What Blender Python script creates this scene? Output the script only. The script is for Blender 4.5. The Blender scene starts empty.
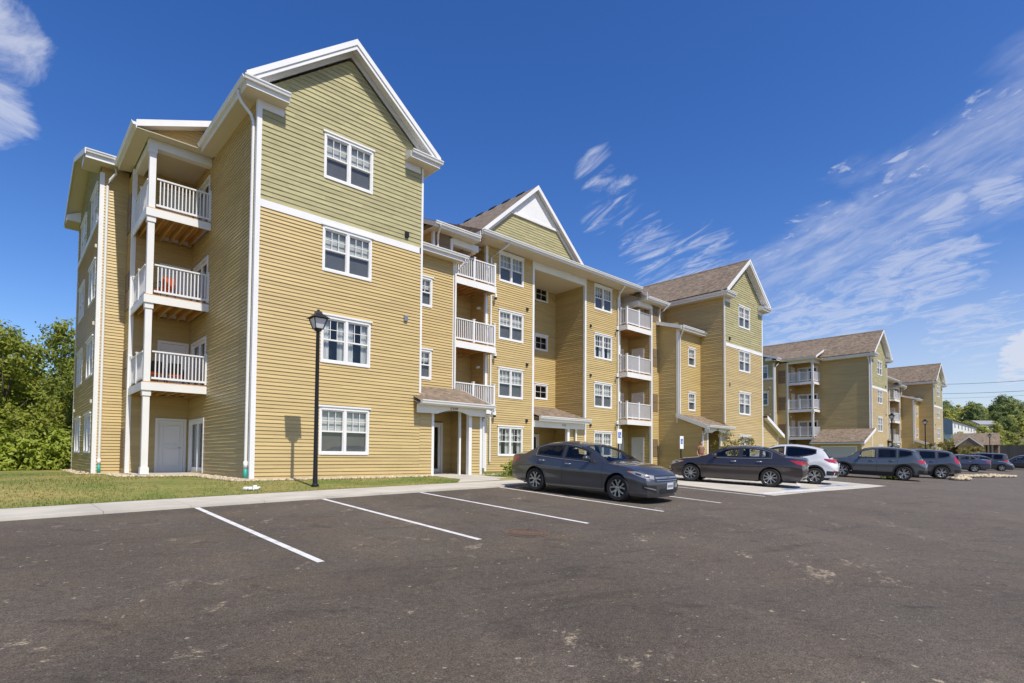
import bpy, bmesh, math, random
from mathutils import Vector, Matrix, noise
R = math.radians
PI = math.pi
random.seed(7)
scn = bpy.context.scene
COL = scn.collection

# ------------------------------------------------------------------ materials
def new_mat(name):
    m = bpy.data.materials.new(name); m.use_nodes = True
    nt = m.node_tree; b = nt.nodes['Principled BSDF']
    return m, nt, b
def srgb(r, g, b):
    f = lambda c: (c/255/12.92 if c/255 <= .04045 else ((c/255+.055)/1.055)**2.4)
    return (f(r), f(g), f(b), 1)
def mat(name, col, rough=.6, metal=0, spec=.5, var=0, vscale=4, bump=0, bscale=60, coat=0, stretch=None):
    m, nt, b = new_mat(name)
    N, L = nt.nodes, nt.links
    c = tuple(col[:3])+(1,)
    b.inputs['Base Color'].default_value = c
    b.inputs['Roughness'].default_value = rough
    b.inputs['Metallic'].default_value = metal
    b.inputs['Specular IOR Level'].default_value = spec
    b.inputs['Coat Weight'].default_value = coat
    b.inputs['Coat Roughness'].default_value = .03
    if var or bump:
        tc = N.new('ShaderNodeTexCoord'); src = tc.outputs['Object']
        if stretch:
            mp = N.new('ShaderNodeMapping'); mp.inputs['Scale'].default_value = stretch
            L.new(src, mp.inputs['Vector']); src = mp.outputs['Vector']
    if var:
        n = N.new('ShaderNodeTexNoise'); n.inputs['Scale'].default_value = vscale; n.inputs['Detail'].default_value = 5
        L.new(src, n.inputs['Vector'])
        r = N.new('ShaderNodeValToRGB')
        r.color_ramp.elements[0].position = .3; r.color_ramp.elements[1].position = .7
        r.color_ramp.elements[0].color = tuple(x*(1-var) for x in c[:3])+(1,)
        r.color_ramp.elements[1].color = tuple(min(1, x*(1+var)) for x in c[:3])+(1,)
        L.new(n.outputs['Fac'], r.inputs['Fac']); L.new(r.outputs['Color'], b.inputs['Base Color'])
    if bump:
        n2 = N.new('ShaderNodeTexNoise'); n2.inputs['Scale'].default_value = bscale; n2.inputs['Detail'].default_value = 3
        L.new(src, n2.inputs['Vector'])
        bp = N.new('ShaderNodeBump'); bp.inputs['Strength'].default_value = bump; bp.inputs['Distance'].default_value = .02
        L.new(n2.outputs['Fac'], bp.inputs['Height']); L.new(bp.outputs['Normal'], b.inputs['Normal'])
    return m

M = {}
M['siding'] = mat('vinyl_siding', (.510, .378, .160), .45, var=.07, vscale=.7, bump=.05, bscale=25, stretch=(1, 1, 7))
M['shake'] = mat('green_shake', (.380, .342, .172), .7, var=.13, vscale=2.2, bump=.25, bscale=30, stretch=(1, 1, 6))
M['white'] = mat('white_trim', (.76, .75, .72), .45, var=.04, vscale=1.2)
M['vinyl'] = mat('white_vinyl', (.76, .76, .75), .35)
M['soffit'] = mat('cream_soffit', (.62, .55, .42), .55, bump=.05, bscale=20)
M['grille'] = mat('brown_grille', (.20, .135, .075), .6, var=.15, vscale=40, stretch=(.1, .1, 1))
M['wood'] = mat('treated_lumber', (.52, .30, .10), .7, var=.25, vscale=3, stretch=(4, .4, 4))
M['concrete'] = mat('pale_concrete', (.50, .46, .38), .85, var=.14, vscale=1.1, bump=.15, bscale=90)
M['doorpaint'] = mat('white_door_paint', (.76, .75, .72), .4)
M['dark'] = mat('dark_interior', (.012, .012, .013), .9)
M['blind'] = mat('window_blind', (.55, .54, .50), .8, var=.18, vscale=30, stretch=(.05, .05, 1))
M['curtain'] = mat('sheer_curtain', (.62, .62, .60), .9, var=.3, vscale=14, stretch=(1, 1, .08))
M['screen'] = mat('insect_screen', (.115, .112, .110), .8, var=.12, vscale=3)
M['black'] = mat('black_metal', (.013, .013, .015), .4, metal=.2)
M['metal'] = mat('dull_metal', (.35, .34, .33), .4, metal=.8)
M['green_pipe'] = mat('teal_pipe', (.03, .33, .26), .5)
M['white_pipe'] = mat('white_pipe', (.75, .75, .72), .5)
M['lamp_glass'] = mat('frosted_lantern_glass', (.62, .61, .62), .25)
M['rubber'] = mat('tyre_rubber', (.018, .018, .019), .85)
M['alloy'] = mat('alloy_wheel', (.40, .39, .37), .32, metal=.85)
M['chrome'] = mat('chrome', (.46, .45, .43), .34, metal=.85)
M['plastic'] = mat('black_plastic', (.016, .016, .018), .5)
M['red_lens'] = mat('red_lens', (.42, .014, .018), .15, coat=1)
M['clear_lens'] = mat('headlamp_lens', (.34, .34, .35), .3, metal=.2, coat=.5)
M['amber'] = mat('amber_lens', (.62, .20, .03), .2, coat=1)
M['plate'] = mat('licence_plate', (.55, .57, .60), .5)
M['seat'] = mat('car_seat_fabric', (.055, .05, .048), .9)
M['paint_white'] = mat('road_paint', (.66, .65, .62), .7, var=.16, vscale=5, bump=.1, bscale=80)
M['paint_blue'] = mat('blue_road_paint', (.15, .24, .43), .7, var=.2, vscale=4)
M['sign_white'] = mat('sign_white', (.78, .78, .78), .45)
M['sign_blue'] = mat('sign_blue', (.03, .10, .42), .45)
M['yellow'] = mat('yellow_paint', (.68, .48, .03), .5)
M['stone'] = mat('pale_river_rock', (.50, .41, .28), .8, var=.35, vscale=7)
M['bark'] = mat('bark', (.10, .075, .05), .9, var=.3, vscale=8, stretch=(3, 3, .6))
M['fence'] = mat('weathered_fence', (.15, .11, .08), .85, var=.25, vscale=5, stretch=(6, 6, .4))
M['mesh'] = mat('black_fence_screen', (.012, .012, .013), .8, var=.2, vscale=2)
M['orange'] = mat('orange_cushion', (.62, .12, .03), .8, var=.25, vscale=12)
M['brown_shirt'] = mat('brown_cotton', (.24, .13, .085), .9, var=.15, vscale=12, bump=.3, bscale=18)
M['trousers'] = mat('dark_trousers', (.035, .036, .045), .9, bump=.3, bscale=18)
M['skin'] = mat('skin', (.42, .22, .14), .55)
M['hair'] = mat('short_hair', (.05, .035, .025), .8)
M['house_white'] = mat('white_lap_boards', (.72, .72, .70), .6, var=.06, vscale=2)
M['house_blue'] = mat('blue_grey_boards', (.17, .23, .26), .6, var=.06, vscale=2)
M['garage'] = mat('garage_door_paint', (.52, .53, .54), .45)
M['post_wood'] = mat('pale_timber', (.50, .37, .22), .7, var=.2, vscale=6)
M['wire'] = mat('wire', (.05, .05, .055), .5)

def per_board(m, amount):
    nt = m.node_tree; N, L = nt.nodes, nt.links; b = N['Principled BSDF']
    src = b.inputs['Base Color'].links[0].from_socket
    g = N.new('ShaderNodeNewGeometry'); r = N.new('ShaderNodeMapRange'); r.inputs[3].default_value = 1-amount; r.inputs[4].default_value = 1+amount
    L.new(g.outputs['Random Per Island'], r.inputs[0])
    x = N.new('ShaderNodeMix'); x.data_type = 'RGBA'; x.blend_type = 'MULTIPLY'; x.inputs[0].default_value = 1
    L.new(src, x.inputs[6]); L.new(r.outputs[0], x.inputs[7]); L.new(x.outputs[2], b.inputs['Base Color'])
per_board(M['siding'], .055); per_board(M['shake'], .085)
def worn_paint(m, under=(.11, .09, .073, 1)):
    nt = m.node_tree; N, L = nt.nodes, nt.links; b = N['Principled BSDF']
    src = b.inputs['Base Color'].links[0].from_socket
    g = N.new('ShaderNodeNewGeometry'); out = None
    for sc, p0, p1 in ((70, .33, .43), (5, .26, .36)):
        n = N.new('ShaderNodeTexNoise'); n.inputs['Scale'].default_value = sc; n.inputs['Detail'].default_value = 5; n.inputs['Roughness'].default_value = .7; L.new(g.outputs['Position'], n.inputs['Vector'])
        r = N.new('ShaderNodeMapRange'); r.inputs[1].default_value = p0; r.inputs[2].default_value = p1; L.new(n.outputs['Fac'], r.inputs[0])
        if out is None: out = r.outputs[0]
        else:
            a = N.new('ShaderNodeMath'); a.operation = 'MULTIPLY'; L.new(out, a.inputs[0]); L.new(r.outputs[0], a.inputs[1]); out = a.outputs[0]
    x = N.new('ShaderNodeMix'); x.data_type = 'RGBA'; L.new(out, x.inputs[0]); x.inputs[6].default_value = under; L.new(src, x.inputs[7]); L.new(x.outputs[2], b.inputs['Base Color'])
worn_paint(M['paint_white']); worn_paint(M['paint_blue'], (.45, .42, .36, 1))
def shingle_mat(name, c1, c2):
    m, nt, b = new_mat(name); N, L = nt.nodes, nt.links
    tc = N.new('ShaderNodeTexCoord')
    n1 = N.new('ShaderNodeTexNoise'); n1.inputs['Scale'].default_value = 5.5; n1.inputs['Detail'].default_value = 2
    mp = N.new('ShaderNodeMapping'); mp.inputs['Scale'].default_value = (1, 1, 1.9)
    L.new(tc.outputs['Object'], mp.inputs['Vector'])
    v = N.new('ShaderNodeTexVoronoi'); v.inputs['Scale'].default_value = 4.2
    L.new(mp.outputs['Vector'], v.inputs['Vector']); L.new(mp.outputs['Vector'], n1.inputs['Vector'])
    mx = N.new('ShaderNodeMix'); mx.data_type = 'FLOAT'; mx.inputs[0].default_value = .5
    L.new(v.outputs['Color'], mx.inputs[2]); L.new(n1.outputs['Fac'], mx.inputs[3])
    r = N.new('ShaderNodeValToRGB'); r.color_ramp.elements[0].position = .25; r.color_ramp.elements[1].position = .75
    r.color_ramp.elements[0].color = c1; r.color_ramp.elements[1].color = c2
    L.new(mx.outputs[0], r.inputs['Fac'])
    # course lines: thin darker step each 14 cm of height
    sp = N.new('ShaderNodeSeparateXYZ'); L.new(tc.outputs['Object'], sp.inputs[0])
    dv = N.new('ShaderNodeMath'); dv.operation = 'MULTIPLY'; dv.inputs[1].default_value = 1/.105; L.new(sp.outputs['Z'], dv.inputs[0])
    fr = N.new('ShaderNodeMath'); fr.operation = 'FRACT'; L.new(dv.outputs[0], fr.inputs[0])
    bp = N.new('ShaderNodeBump'); bp.inputs['Strength'].default_value = .5; bp.inputs['Distance'].default_value = .015; bp.invert = True
    L.new(fr.outputs[0], bp.inputs['Height']); L.new(bp.outputs['Normal'], b.inputs['Normal'])
    L.new(r.outputs['Color'], b.inputs['Base Color']); b.inputs['Roughness'].default_value = .9
    return m
M['shingle'] = shingle_mat('asphalt_shingles', (.120, .088, .060, 1), (.285, .215, .148, 1))

def pane_mat(name, tint, refl=1.0, base=.055):
    m = bpy.data.materials.new(name); m.use_nodes = True
    nt = m.node_tree; N, L = nt.nodes, nt.links
    N.remove(N['Principled BSDF']); out = N['Material Output']
    t = N.new('ShaderNodeBsdfTransparent'); t.inputs['Color'].default_value = tint
    g = N.new('ShaderNodeBsdfGlossy'); g.inputs['Roughness'].default_value = .015; g.inputs['Color'].default_value = (refl, refl, refl, 1)
    lw = N.new('ShaderNodeLayerWeight'); lw.inputs['Blend'].default_value = .5
    pw = N.new('ShaderNodeMath'); pw.operation = 'POWER'; pw.inputs[1].default_value = 5; L.new(lw.outputs['Facing'], pw.inputs[0])
    f = N.new('ShaderNodeMath'); f.operation = 'MULTIPLY_ADD'; f.inputs[1].default_value = .60; f.inputs[2].default_value = base; L.new(pw.outputs[0], f.inputs[0])
    mx = N.new('ShaderNodeMixShader')
    L.new(f.outputs[0], mx.inputs[0]); L.new(t.outputs[0], mx.inputs[1]); L.new(g.outputs[0], mx.inputs[2])
    L.new(mx.outputs[0], out.inputs['Surface'])
    return m
M['pane'] = pane_mat('window_glass', (.82, .85, .85, 1))
M['carglass'] = pane_mat('car_glass', (.66, .70, .69, 1), base=.045)
M['carglass_dark'] = pane_mat('tinted_car_glass', (.10, .11, .12, 1), base=.05)

def leaf_mat(name, c1, c2, trans=.35):
    m, nt, b = new_mat(name); N, L = nt.nodes, nt.links
    oi = N.new('ShaderNodeNewGeometry')
    r = N.new('ShaderNodeValToRGB'); r.color_ramp.elements[0].color = c1; r.color_ramp.elements[1].color = c2
    tc = N.new('ShaderNodeTexCoord'); n = N.new('ShaderNodeTexNoise'); n.inputs['Scale'].default_value = .8
    L.new(tc.outputs['Object'], n.inputs['Vector'])
    mx = N.new('ShaderNodeMix'); mx.data_type = 'FLOAT'; mx.inputs[0].default_value = .62
    L.new(oi.outputs['Random Per Island'], mx.inputs[2]); L.new(n.outputs['Fac'], mx.inputs[3])
    L.new(mx.outputs[0], r.inputs['Fac'])
    L.new(r.outputs['Color'], b.inputs['Base Color']); b.inputs['Roughness'].default_value = .55
    tr = N.new('ShaderNodeBsdfTranslucent'); L.new(r.outputs['Color'], tr.inputs['Color'])
    ms = N.new('ShaderNodeMixShader'); ms.inputs[0].default_value = trans
    L.new(b.outputs[0], ms.inputs[1]); L.new(tr.outputs[0], ms.inputs[2])
    L.new(ms.outputs[0], N['Material Output'].inputs['Surface'])
    return m
M['leaf'] = leaf_mat('woodland_leaves', (0.120, 0.157, 0.014, 1), (0.349, 0.375, 0.037, 1))
M['leaf_bright'] = leaf_mat('bright_leaves', (0.183, 0.260, 0.023, 1), (0.428, 0.478, 0.058, 1))
M['leaf_dark'] = leaf_mat('dark_leaves', (0.079, 0.120, 0.014, 1), (0.229, 0.271, 0.034, 1))
M['leaf_yellow'] = leaf_mat('yellowing_leaves', (.15, .13, .03, 1), (.30, .27, .06, 1))
M['far_mid'] = leaf_mat('hill_leaves_mid', (0.181, 0.219, 0.045, 1), (0.473, 0.477, 0.103, 1))
M['far_light'] = leaf_mat('hill_leaves_light', (0.278, 0.309, 0.052, 1), (0.612, 0.592, 0.129, 1))
M['far_dark'] = leaf_mat('hill_leaves_dark', (0.119, 0.167, 0.052, 1), (0.293, 0.348, 0.097, 1))
M['grassblade'] = leaf_mat('grass_blades', (.115, .165, .02, 1), (.29, .31, .055, 1), .3)

def lawn_mat():
    m, nt, b = new_mat('mown_grass'); N, L = nt.nodes, nt.links
    g = N.new('ShaderNodeNewGeometry')
    def noi(s, d=4):
        n = N.new('ShaderNodeTexNoise'); n.inputs['Scale'].default_value = s; n.inputs['Detail'].default_value = d
        L.new(g.outputs['Position'], n.inputs['Vector']); return n
    a = noi(.42, 6); c = noi(9, 6)
    r1 = N.new('ShaderNodeValToRGB'); e = r1.color_ramp.elements
    e[0].position = .36; e[0].color = (.115, .170, .020, 1); e[1].position = .68; e[1].color = (.36, .27, .095, 1)
    L.new(a.outputs['Fac'], r1.inputs['Fac'])
    mx = N.new('ShaderNodeMix'); mx.data_type = 'RGBA'; mx.blend_type = 'MULTIPLY'; mx.inputs[0].default_value = .8
    r2 = N.new('ShaderNodeValToRGB'); r2.color_ramp.elements[0].color = (.55, .55, .5, 1); r2.color_ramp.elements[1].color = (1.3, 1.3, 1.2, 1)
    r2.color_ramp.elements[0].position = .3; r2.color_ramp.elements[1].position = .7
    L.new(c.outputs['Fac'], r2.inputs['Fac'])
    L.new(r1.outputs['Color'], mx.inputs[6]); L.new(r2.outputs['Color'], mx.inputs[7])
    L.new(mx.outputs[2], b.inputs['Base Color']); b.inputs['Roughness'].default_value = .95
    bp = N.new('ShaderNodeBump'); bp.inputs['Strength'].default_value = .6; bp.inputs['Distance'].default_value = .04
    L.new(noi(35).outputs['Fac'], bp.inputs['Height']); L.new(bp.outputs['Normal'], b.inputs['Normal'])
    return m
M['lawn'] = lawn_mat()

PALE = (.42, .34, .23, 1); OIL = (.035, .030, .027, 1); RUST = (.10, .058, .036, 1)
STAINS = [(1.09, 4.70, .17, PALE, .8), (1.32, 4.72, .09, PALE, .5), (.15, 5.79, .15, PALE, .85), (.30, 5.24, .08, PALE, .8), (.29, 5.52, .08, PALE, .8), (.58, 6.87, .06, PALE, .95), (1.50, 6.88, .20, PALE, .4), (1.75, 6.6, .13, PALE, .8), (1.9, 9.35, .16, PALE, .6), (2.15, 9.05, .14, PALE, .6), (6.59, 6.75, .5, OIL, .35), (4.0, 9.3, .45, OIL, .55), (6.9, 10.2, .5, OIL, .5), (9.6, 9.7, .4, OIL, .55), (3.6, 5.4, .45, OIL, .4), (3.4, 3.6, .35, OIL, .4), (5.2, 4.6, .5, OIL, .45)]
def asphalt_mat():
    m, nt, b = new_mat('asphalt'); N, L = nt.nodes, nt.links
    g = N.new('ShaderNodeNewGeometry'); P = g.outputs['Position']
    def noi(s, d=4, rough=.55, off=0, stretch=None):
        n = N.new('ShaderNodeTexNoise'); n.inputs['Scale'].default_value = s; n.inputs['Detail'].default_value = d; n.inputs['Roughness'].default_value = rough
        src = P
        mp = N.new('ShaderNodeMapping'); mp.inputs['Location'].default_value = (off, off*.7, 0)
        if stretch:
            m0 = N.new('ShaderNodeMapping'); m0.inputs['Rotation'].default_value = (0, 0, stretch[3]); L.new(src, m0.inputs['Vector']); src = m0.outputs['Vector']
            mp.inputs['Scale'].default_value = stretch[:3]
        L.new(src, mp.inputs['Vector']); L.new(mp.outputs['Vector'], n.inputs['Vector'])
        return n.outputs['Fac']
    def ramp(src, p0, p1, c0, c1):
        r = N.new('ShaderNodeValToRGB'); e = r.color_ramp.elements
        e[0].position = p0; e[1].position = p1; e[0].color = c0; e[1].color = c1
        L.new(src, r.inputs['Fac']); return r.outputs['Color']
    def mix(a, c, fac, mode='MIX'):
        x = N.new('ShaderNodeMix'); x.data_type = 'RGBA'; x.blend_type = mode
        if isinstance(fac, float): x.inputs[0].default_value = fac
        else: L.new(fac, x.inputs[0])
        for s, v in ((6, a), (7, c)):
            if isinstance(v, tuple): x.inputs[s].default_value = v
            else: L.new(v, x.inputs[s])
        return x.outputs[2]
    base = ramp(noi(.28, 5), .3, .72, (.075, .061, .048, 1), (.113, .093, .072, 1))
    warm = ramp(noi(.9, 6, .65, 3), .42, .7, (1, 1, 1, 1), (1.16, 1.10, 1.0, 1))
    base = mix(base, warm, 1.0, 'MULTIPLY')
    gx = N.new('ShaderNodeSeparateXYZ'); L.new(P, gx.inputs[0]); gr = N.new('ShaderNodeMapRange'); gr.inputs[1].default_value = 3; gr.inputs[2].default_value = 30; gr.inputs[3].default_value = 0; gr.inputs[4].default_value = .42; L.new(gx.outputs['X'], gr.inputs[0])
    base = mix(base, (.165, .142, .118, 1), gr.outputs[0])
    # drifting dust washed across the lanes
    dust = ramp(noi(.55, 7, .68, 13, (1, .4, 1, .5)), .52, .80, (0, 0, 0, 1), (.6, .6, .6, 1))
    base = mix(base, (.17, .14, .112, 1), dust)
    # aggregate
    agg = ramp(noi(75, 3, .75), .36, .66, (.38, .38, .38, 1), (1.70, 1.68, 1.62, 1))
    base = mix(base, agg, .9, 'MULTIPLY')
    agg2 = ramp(noi(16, 5, .75), .35, .68, (.74, .74, .74, 1), (1.25, 1.25, 1.23, 1))
    base = mix(base, agg2, .9, 'MULTIPLY')
    # dark scuffs
    scf = ramp(noi(1.6, 7, .75, 31, (1, 2.4, 1, .9)), .56, .66, (1, 1, 1, 1), (.58, .57, .57, 1))
    base = mix(base, scf, .8, 'MULTIPLY')
    scf2 = ramp(noi(.8, 6, .7, 77, (.35, 3, 1, .25)), .56, .66, (1, 1, 1, 1), (.66, .66, .66, 1))
    base = mix(base, scf2, .7, 'MULTIPLY')
    # dried mud patches, broken up by the aggregate
    mud = ramp(noi(.85, 8, .74, 47, (1, 2.0, 1, -.5)), .61, .66, (0, 0, 0, 1), (1, 1, 1, 1))
    brk = ramp(noi(13, 6, .8, 9, (1, 1.8, 1, .3)), .46, .54, (0, 0, 0, 1), (.95, .95, .95, 1))
    mudm = mix(mud, brk, 1.0, 'MULTIPLY')
    base = mix(base, (.36, .29, .20, 1), mudm)
    # particular stains and mud marks, each where it lies on the ground
    nz = noi(11, 10, .82, 63, (1, 1.7, 1, .4)); nz2 = noi(3.5, 6, .7, 23)
    for (tx, ty, tr, tw, top_) in ((13.5, 9.6, 6.2, .10, .35), (13.5, 9.6, 7.75, .10, .30), (9.0, -4.5, 8.6, .12, .28), (9.0, -4.5, 10.2, .12, .24)):   # faint turning tracks
        fl = N.new('ShaderNodeVectorMath'); fl.operation = 'MULTIPLY'; fl.inputs[1].default_value = (1, 1, 0); L.new(P, fl.inputs[0])
        dn = N.new('ShaderNodeVectorMath'); dn.operation = 'DISTANCE'; L.new(fl.outputs[0], dn.inputs[0]); dn.inputs[1].default_value = (tx, ty, 0)
        c1 = N.new('ShaderNodeMath'); c1.operation = 'COMPARE'; c1.inputs[1].default_value = tr; c1.inputs[2].default_value = tw; L.new(dn.outputs['Value'], c1.inputs[0])
        r_ = N.new('ShaderNodeMapRange'); r_.inputs[1].default_value = .45; r_.inputs[2].default_value = .62; r_.inputs[4].default_value = top_; L.new(nz2, r_.inputs[0])
        m_ = N.new('ShaderNodeMath'); m_.operation = 'MULTIPLY'; L.new(c1.outputs[0], m_.inputs[0]); L.new(r_.outputs[0], m_.inputs[1])
        base = mix(base, (.05, .042, .036, 1), m_.outputs[0])
    for (sx, sy, rad, col_, opa) in STAINS:
        dn = N.new('ShaderNodeVectorMath'); dn.operation = 'DISTANCE'
        fl = N.new('ShaderNodeVectorMath'); fl.operation = 'MULTIPLY'; fl.inputs[1].default_value = (1, 1, 0); L.new(P, fl.inputs[0])
        L.new(fl.outputs[0], dn.inputs[0]); dn.inputs[1].default_value = (sx, sy, 0)
        r_ = N.new('ShaderNodeMapRange'); r_.inputs[1].default_value = rad*1.5; r_.inputs[2].default_value = 0; r_.inputs[3].default_value = 0; r_.inputs[4].default_value = .42; L.new(dn.outputs['Value'], r_.inputs[0])
        ad = N.new('ShaderNodeMath'); ad.operation = 'ADD'; cn = N.new('ShaderNodeMath'); cn.operation = 'MULTIPLY_ADD'; cn.inputs[1].default_value = 2.6 if col_ is PALE else 1.2; cn.inputs[2].default_value = -.95 if col_ is PALE else -.1; L.new(nz if col_ is PALE else nz2, cn.inputs[0]); L.new(cn.outputs[0], ad.inputs[0]); L.new(r_.outputs[0], ad.inputs[1])
        mm = N.new('ShaderNodeMapRange'); mm.inputs[1].default_value = .70; mm.inputs[2].default_value = .86 if col_ is PALE else .9; mm.inputs[3].default_value = 0; mm.inputs[4].default_value = opa; L.new(ad.outputs[0], mm.inputs[0])
        base = mix(base, col_, mm.outputs[0])
    spk = ramp(noi(8, 3, .6, 5), .685, .715, (0, 0, 0, 1), (.85, .85, .85, 1))
    base = mix(base, (.36, .29, .20, 1), spk)
    spk2 = ramp(noi(30, 2, .5, 15), .72, .75, (0, 0, 0, 1), (.8, .8, .8, 1))
    base = mix(base, (.34, .30, .25, 1), spk2)
    L.new(base, b.inputs['Base Color'])
    b.inputs['Roughness'].default_value = .82; b.inputs['Specular IOR Level'].default_value = .35
    bp = N.new('ShaderNodeBump'); bp.inputs['Strength'].default_value = .7; bp.inputs['Distance'].default_value = .008
    L.new(noi(95, 3, .7), bp.inputs['Height']); L.new(bp.outputs['Normal'], b.inputs['Normal'])
    return m
M['asphalt'] = asphalt_mat()
M['earth'] = mat('rough_ground', (.14, .13, .05), .95, var=.3, vscale=.15)
M['hill'] = mat('hill_undergrowth', (.055, .075, .018), .95, var=.4, vscale=.25)

# ------------------------------------------------------------------ mesh builder
OFF = {}
def off_of(o):
    return OFF.get(o.name, Vector((0, 0, 0))) if o else Vector((0, 0, 0))
class MB:
    def __init__(s): s.v = []; s.f = []; s.m = []; s.cur = 0
    def face(s, pts, mi=None):
        i = len(s.v); s.v += [tuple(p) for p in pts]; s.f.append(tuple(range(i, i+len(pts)))); s.m.append(s.cur if mi is None else mi)
    def hexa(s, p, mi=None):   # 8 points: bottom 4 ccw, top 4 ccw
        i = len(s.v); s.v += [tuple(q) for q in p]
        for q in ((3, 2, 1, 0), (4, 5, 6, 7), (0, 1, 5, 4), (1, 2, 6, 5), (2, 3, 7, 6), (3, 0, 4, 7)):
            s.f.append(tuple(i+k for k in q)); s.m.append(s.cur if mi is None else mi)
    def box(s, x0, x1, y0, y1, z0, z1, mi=None):
        s.hexa([(x0, y0, z0), (x1, y0, z0), (x1, y1, z0), (x0, y1, z0), (x0, y0, z1), (x1, y0, z1), (x1, y1, z1), (x0, y1, z1)], mi)
    def fbox(s, fr, u0, u1, d0, d1, z0, z1, mi=None):
        P = fr.p
        s.hexa([P(u0, d1, z0), P(u1, d1, z0), P(u1, d0, z0), P(u0, d0, z0), P(u0, d1, z1), P(u1, d1, z1), P(u1, d0, z1), P(u0, d0, z1)], mi)
    def prism(s, poly, ax, a0, a1, mi=None):   # poly in the two other axes (cyclic order kept simple: ax='y' poly=(x,z); ax='x' poly=(y,z); ax='z' poly=(x,y))
        def P(q, a): return (q[0], a, q[1]) if ax == 'y' else ((a, q[0], q[1]) if ax == 'x' else (q[0], q[1], a))
        A = [P(q, a0) for q in poly]; B = [P(q, a1) for q in poly]; n = len(poly)
        s.face(A[::-1], mi); s.face(B, mi)
        for k in range(n): s.face([A[k], A[(k+1) % n], B[(k+1) % n], B[k]], mi)
    def bar(s, a, b, w, h=None, mi=None, up=(0, 0, 1)):
        a, b = Vector(a), Vector(b); h = h or w
        d = (b-a).normalized(); u = Vector(up)
        if abs(d.dot(u)) > .98: u = Vector((0, 1, 0))
        r = d.cross(u).normalized()*(w/2); t = r.cross(d).normalized()*(h/2)
        s.hexa([a-r-t, a+r-t, b+r-t, b-r-t, a-r+t, a+r+t, b+r+t, b-r+t], mi)
    def tube(s, path, rad, n=10, mi=None, caps=True):
        rings = []
        for k, p in enumerate(path):
            p = Vector(p); a = Vector(path[max(k-1, 0)]); b = Vector(path[min(k+1, len(path)-1)])
            d = (b-a).normalized(); u = Vector((0, 0, 1)) if abs(d.z) < .9 else Vector((1, 0, 0))
            x = d.cross(u).normalized(); y = x.cross(d)
            rr = rad[k] if isinstance(rad, (list, tuple)) else rad
            i = len(s.v); s.v += [tuple(p+(x*math.cos(2*PI*j/n)+y*math.sin(2*PI*j/n))*rr) for j in range(n)]
            rings.append(i)
        for a, b in zip(rings, rings[1:]):
            for j in range(n):
                s.f.append((a+j, a+(j+1) % n, b+(j+1) % n, b+j)); s.m.append(s.cur if mi is None else mi)
        if caps:
            s.f.append(tuple(rings[0]+j for j in range(n))[::-1]); s.m.append(s.cur if mi is None else mi)
            s.f.append(tuple(rings[-1]+j for j in range(n))); s.m.append(s.cur if mi is None else mi)
    def lathe(s, prof, c=(0, 0, 0), n=24, ax='z', mi=None):   # prof: (radius, height)
        rings = []
        for r, h in prof:
            i = len(s.v)
            for j in range(n):
                a = 2*PI*j/n; x, y = r*math.cos(a), r*math.sin(a)
                q = (x, y, h) if ax == 'z' else ((x, h, y) if ax == 'y' else (h, x, y))
                s.v.append((c[0]+q[0], c[1]+q[1], c[2]+q[2]))
            rings.append(i)
        for a, b in zip(rings, rings[1:]):
            for j in range(n): s.f.append((a+j, a+(j+1) % n, b+(j+1) % n, b+j)); s.m.append(s.cur if mi is None else mi)
    def build(s, name, mats, parent=None, smooth=False, merge=False, recalc=False, sharp=None):
        if not isinstance(mats, (list, tuple)): mats = [mats]
        me = bpy.data.meshes.new(name)
        o3 = off_of(parent)
        me.from_pydata([(x-o3.x, y-o3.y, z-o3.z) for x, y, z in s.v], [], s.f)
        for m in mats: me.materials.append(M[m] if isinstance(m, str) else m)
        me.polygons.foreach_set('material_index', s.m)
        if merge or recalc:
            bm = bmesh.new(); bm.from_mesh(me)
            if merge: bmesh.ops.remove_doubles(bm, verts=bm.verts, dist=1e-4)
            if recalc: bmesh.ops.recalc_face_normals(bm, faces=bm.faces)
            bm.to_mesh(me); bm.free()
        if smooth: me.polygons.foreach_set('use_smooth', [True]*len(me.polygons))
        me.update()
        if sharp: me.set_sharp_from_angle(angle=R(sharp))
        o = bpy.data.objects.new(name, me); COL.objects.link(o)
        if parent: o.parent = parent; OFF[o.name] = o3
        return o
def tag(o, label=None, cat=None, group=None, kind=None):
    if label: o['label'] = label
    if cat: o['category'] = cat
    if group: o['group'] = group
    if kind: o['kind'] = kind
    return o
def empty(name, loc, rz=0, off=True):
    o = bpy.data.objects.new(name, None); COL.objects.link(o); o.location = loc; o.rotation_euler = (0, 0, rz)
    o.empty_display_size = .3
    if off: OFF[o.name] = Vector(loc)
    return o
def copy_tree(o, parent=None):
    c = o.copy(); COL.objects.link(c)
    if parent: c.parent = parent
    for ch in list(o.children): copy_tree(ch, c)
    return c
class Frame:
    def __init__(s, p0, p1):
        s.o = Vector((p0[0], p0[1], 0)); d = Vector((p1[0]-p0[0], p1[1]-p0[1], 0)); s.L = d.length
        s.u = d.normalized(); s.n = Vector((s.u.y, -s.u.x, 0))
    def p(s, u, d, z): q = s.o+s.u*u+s.n*d; return (q.x, q.y, z)

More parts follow.
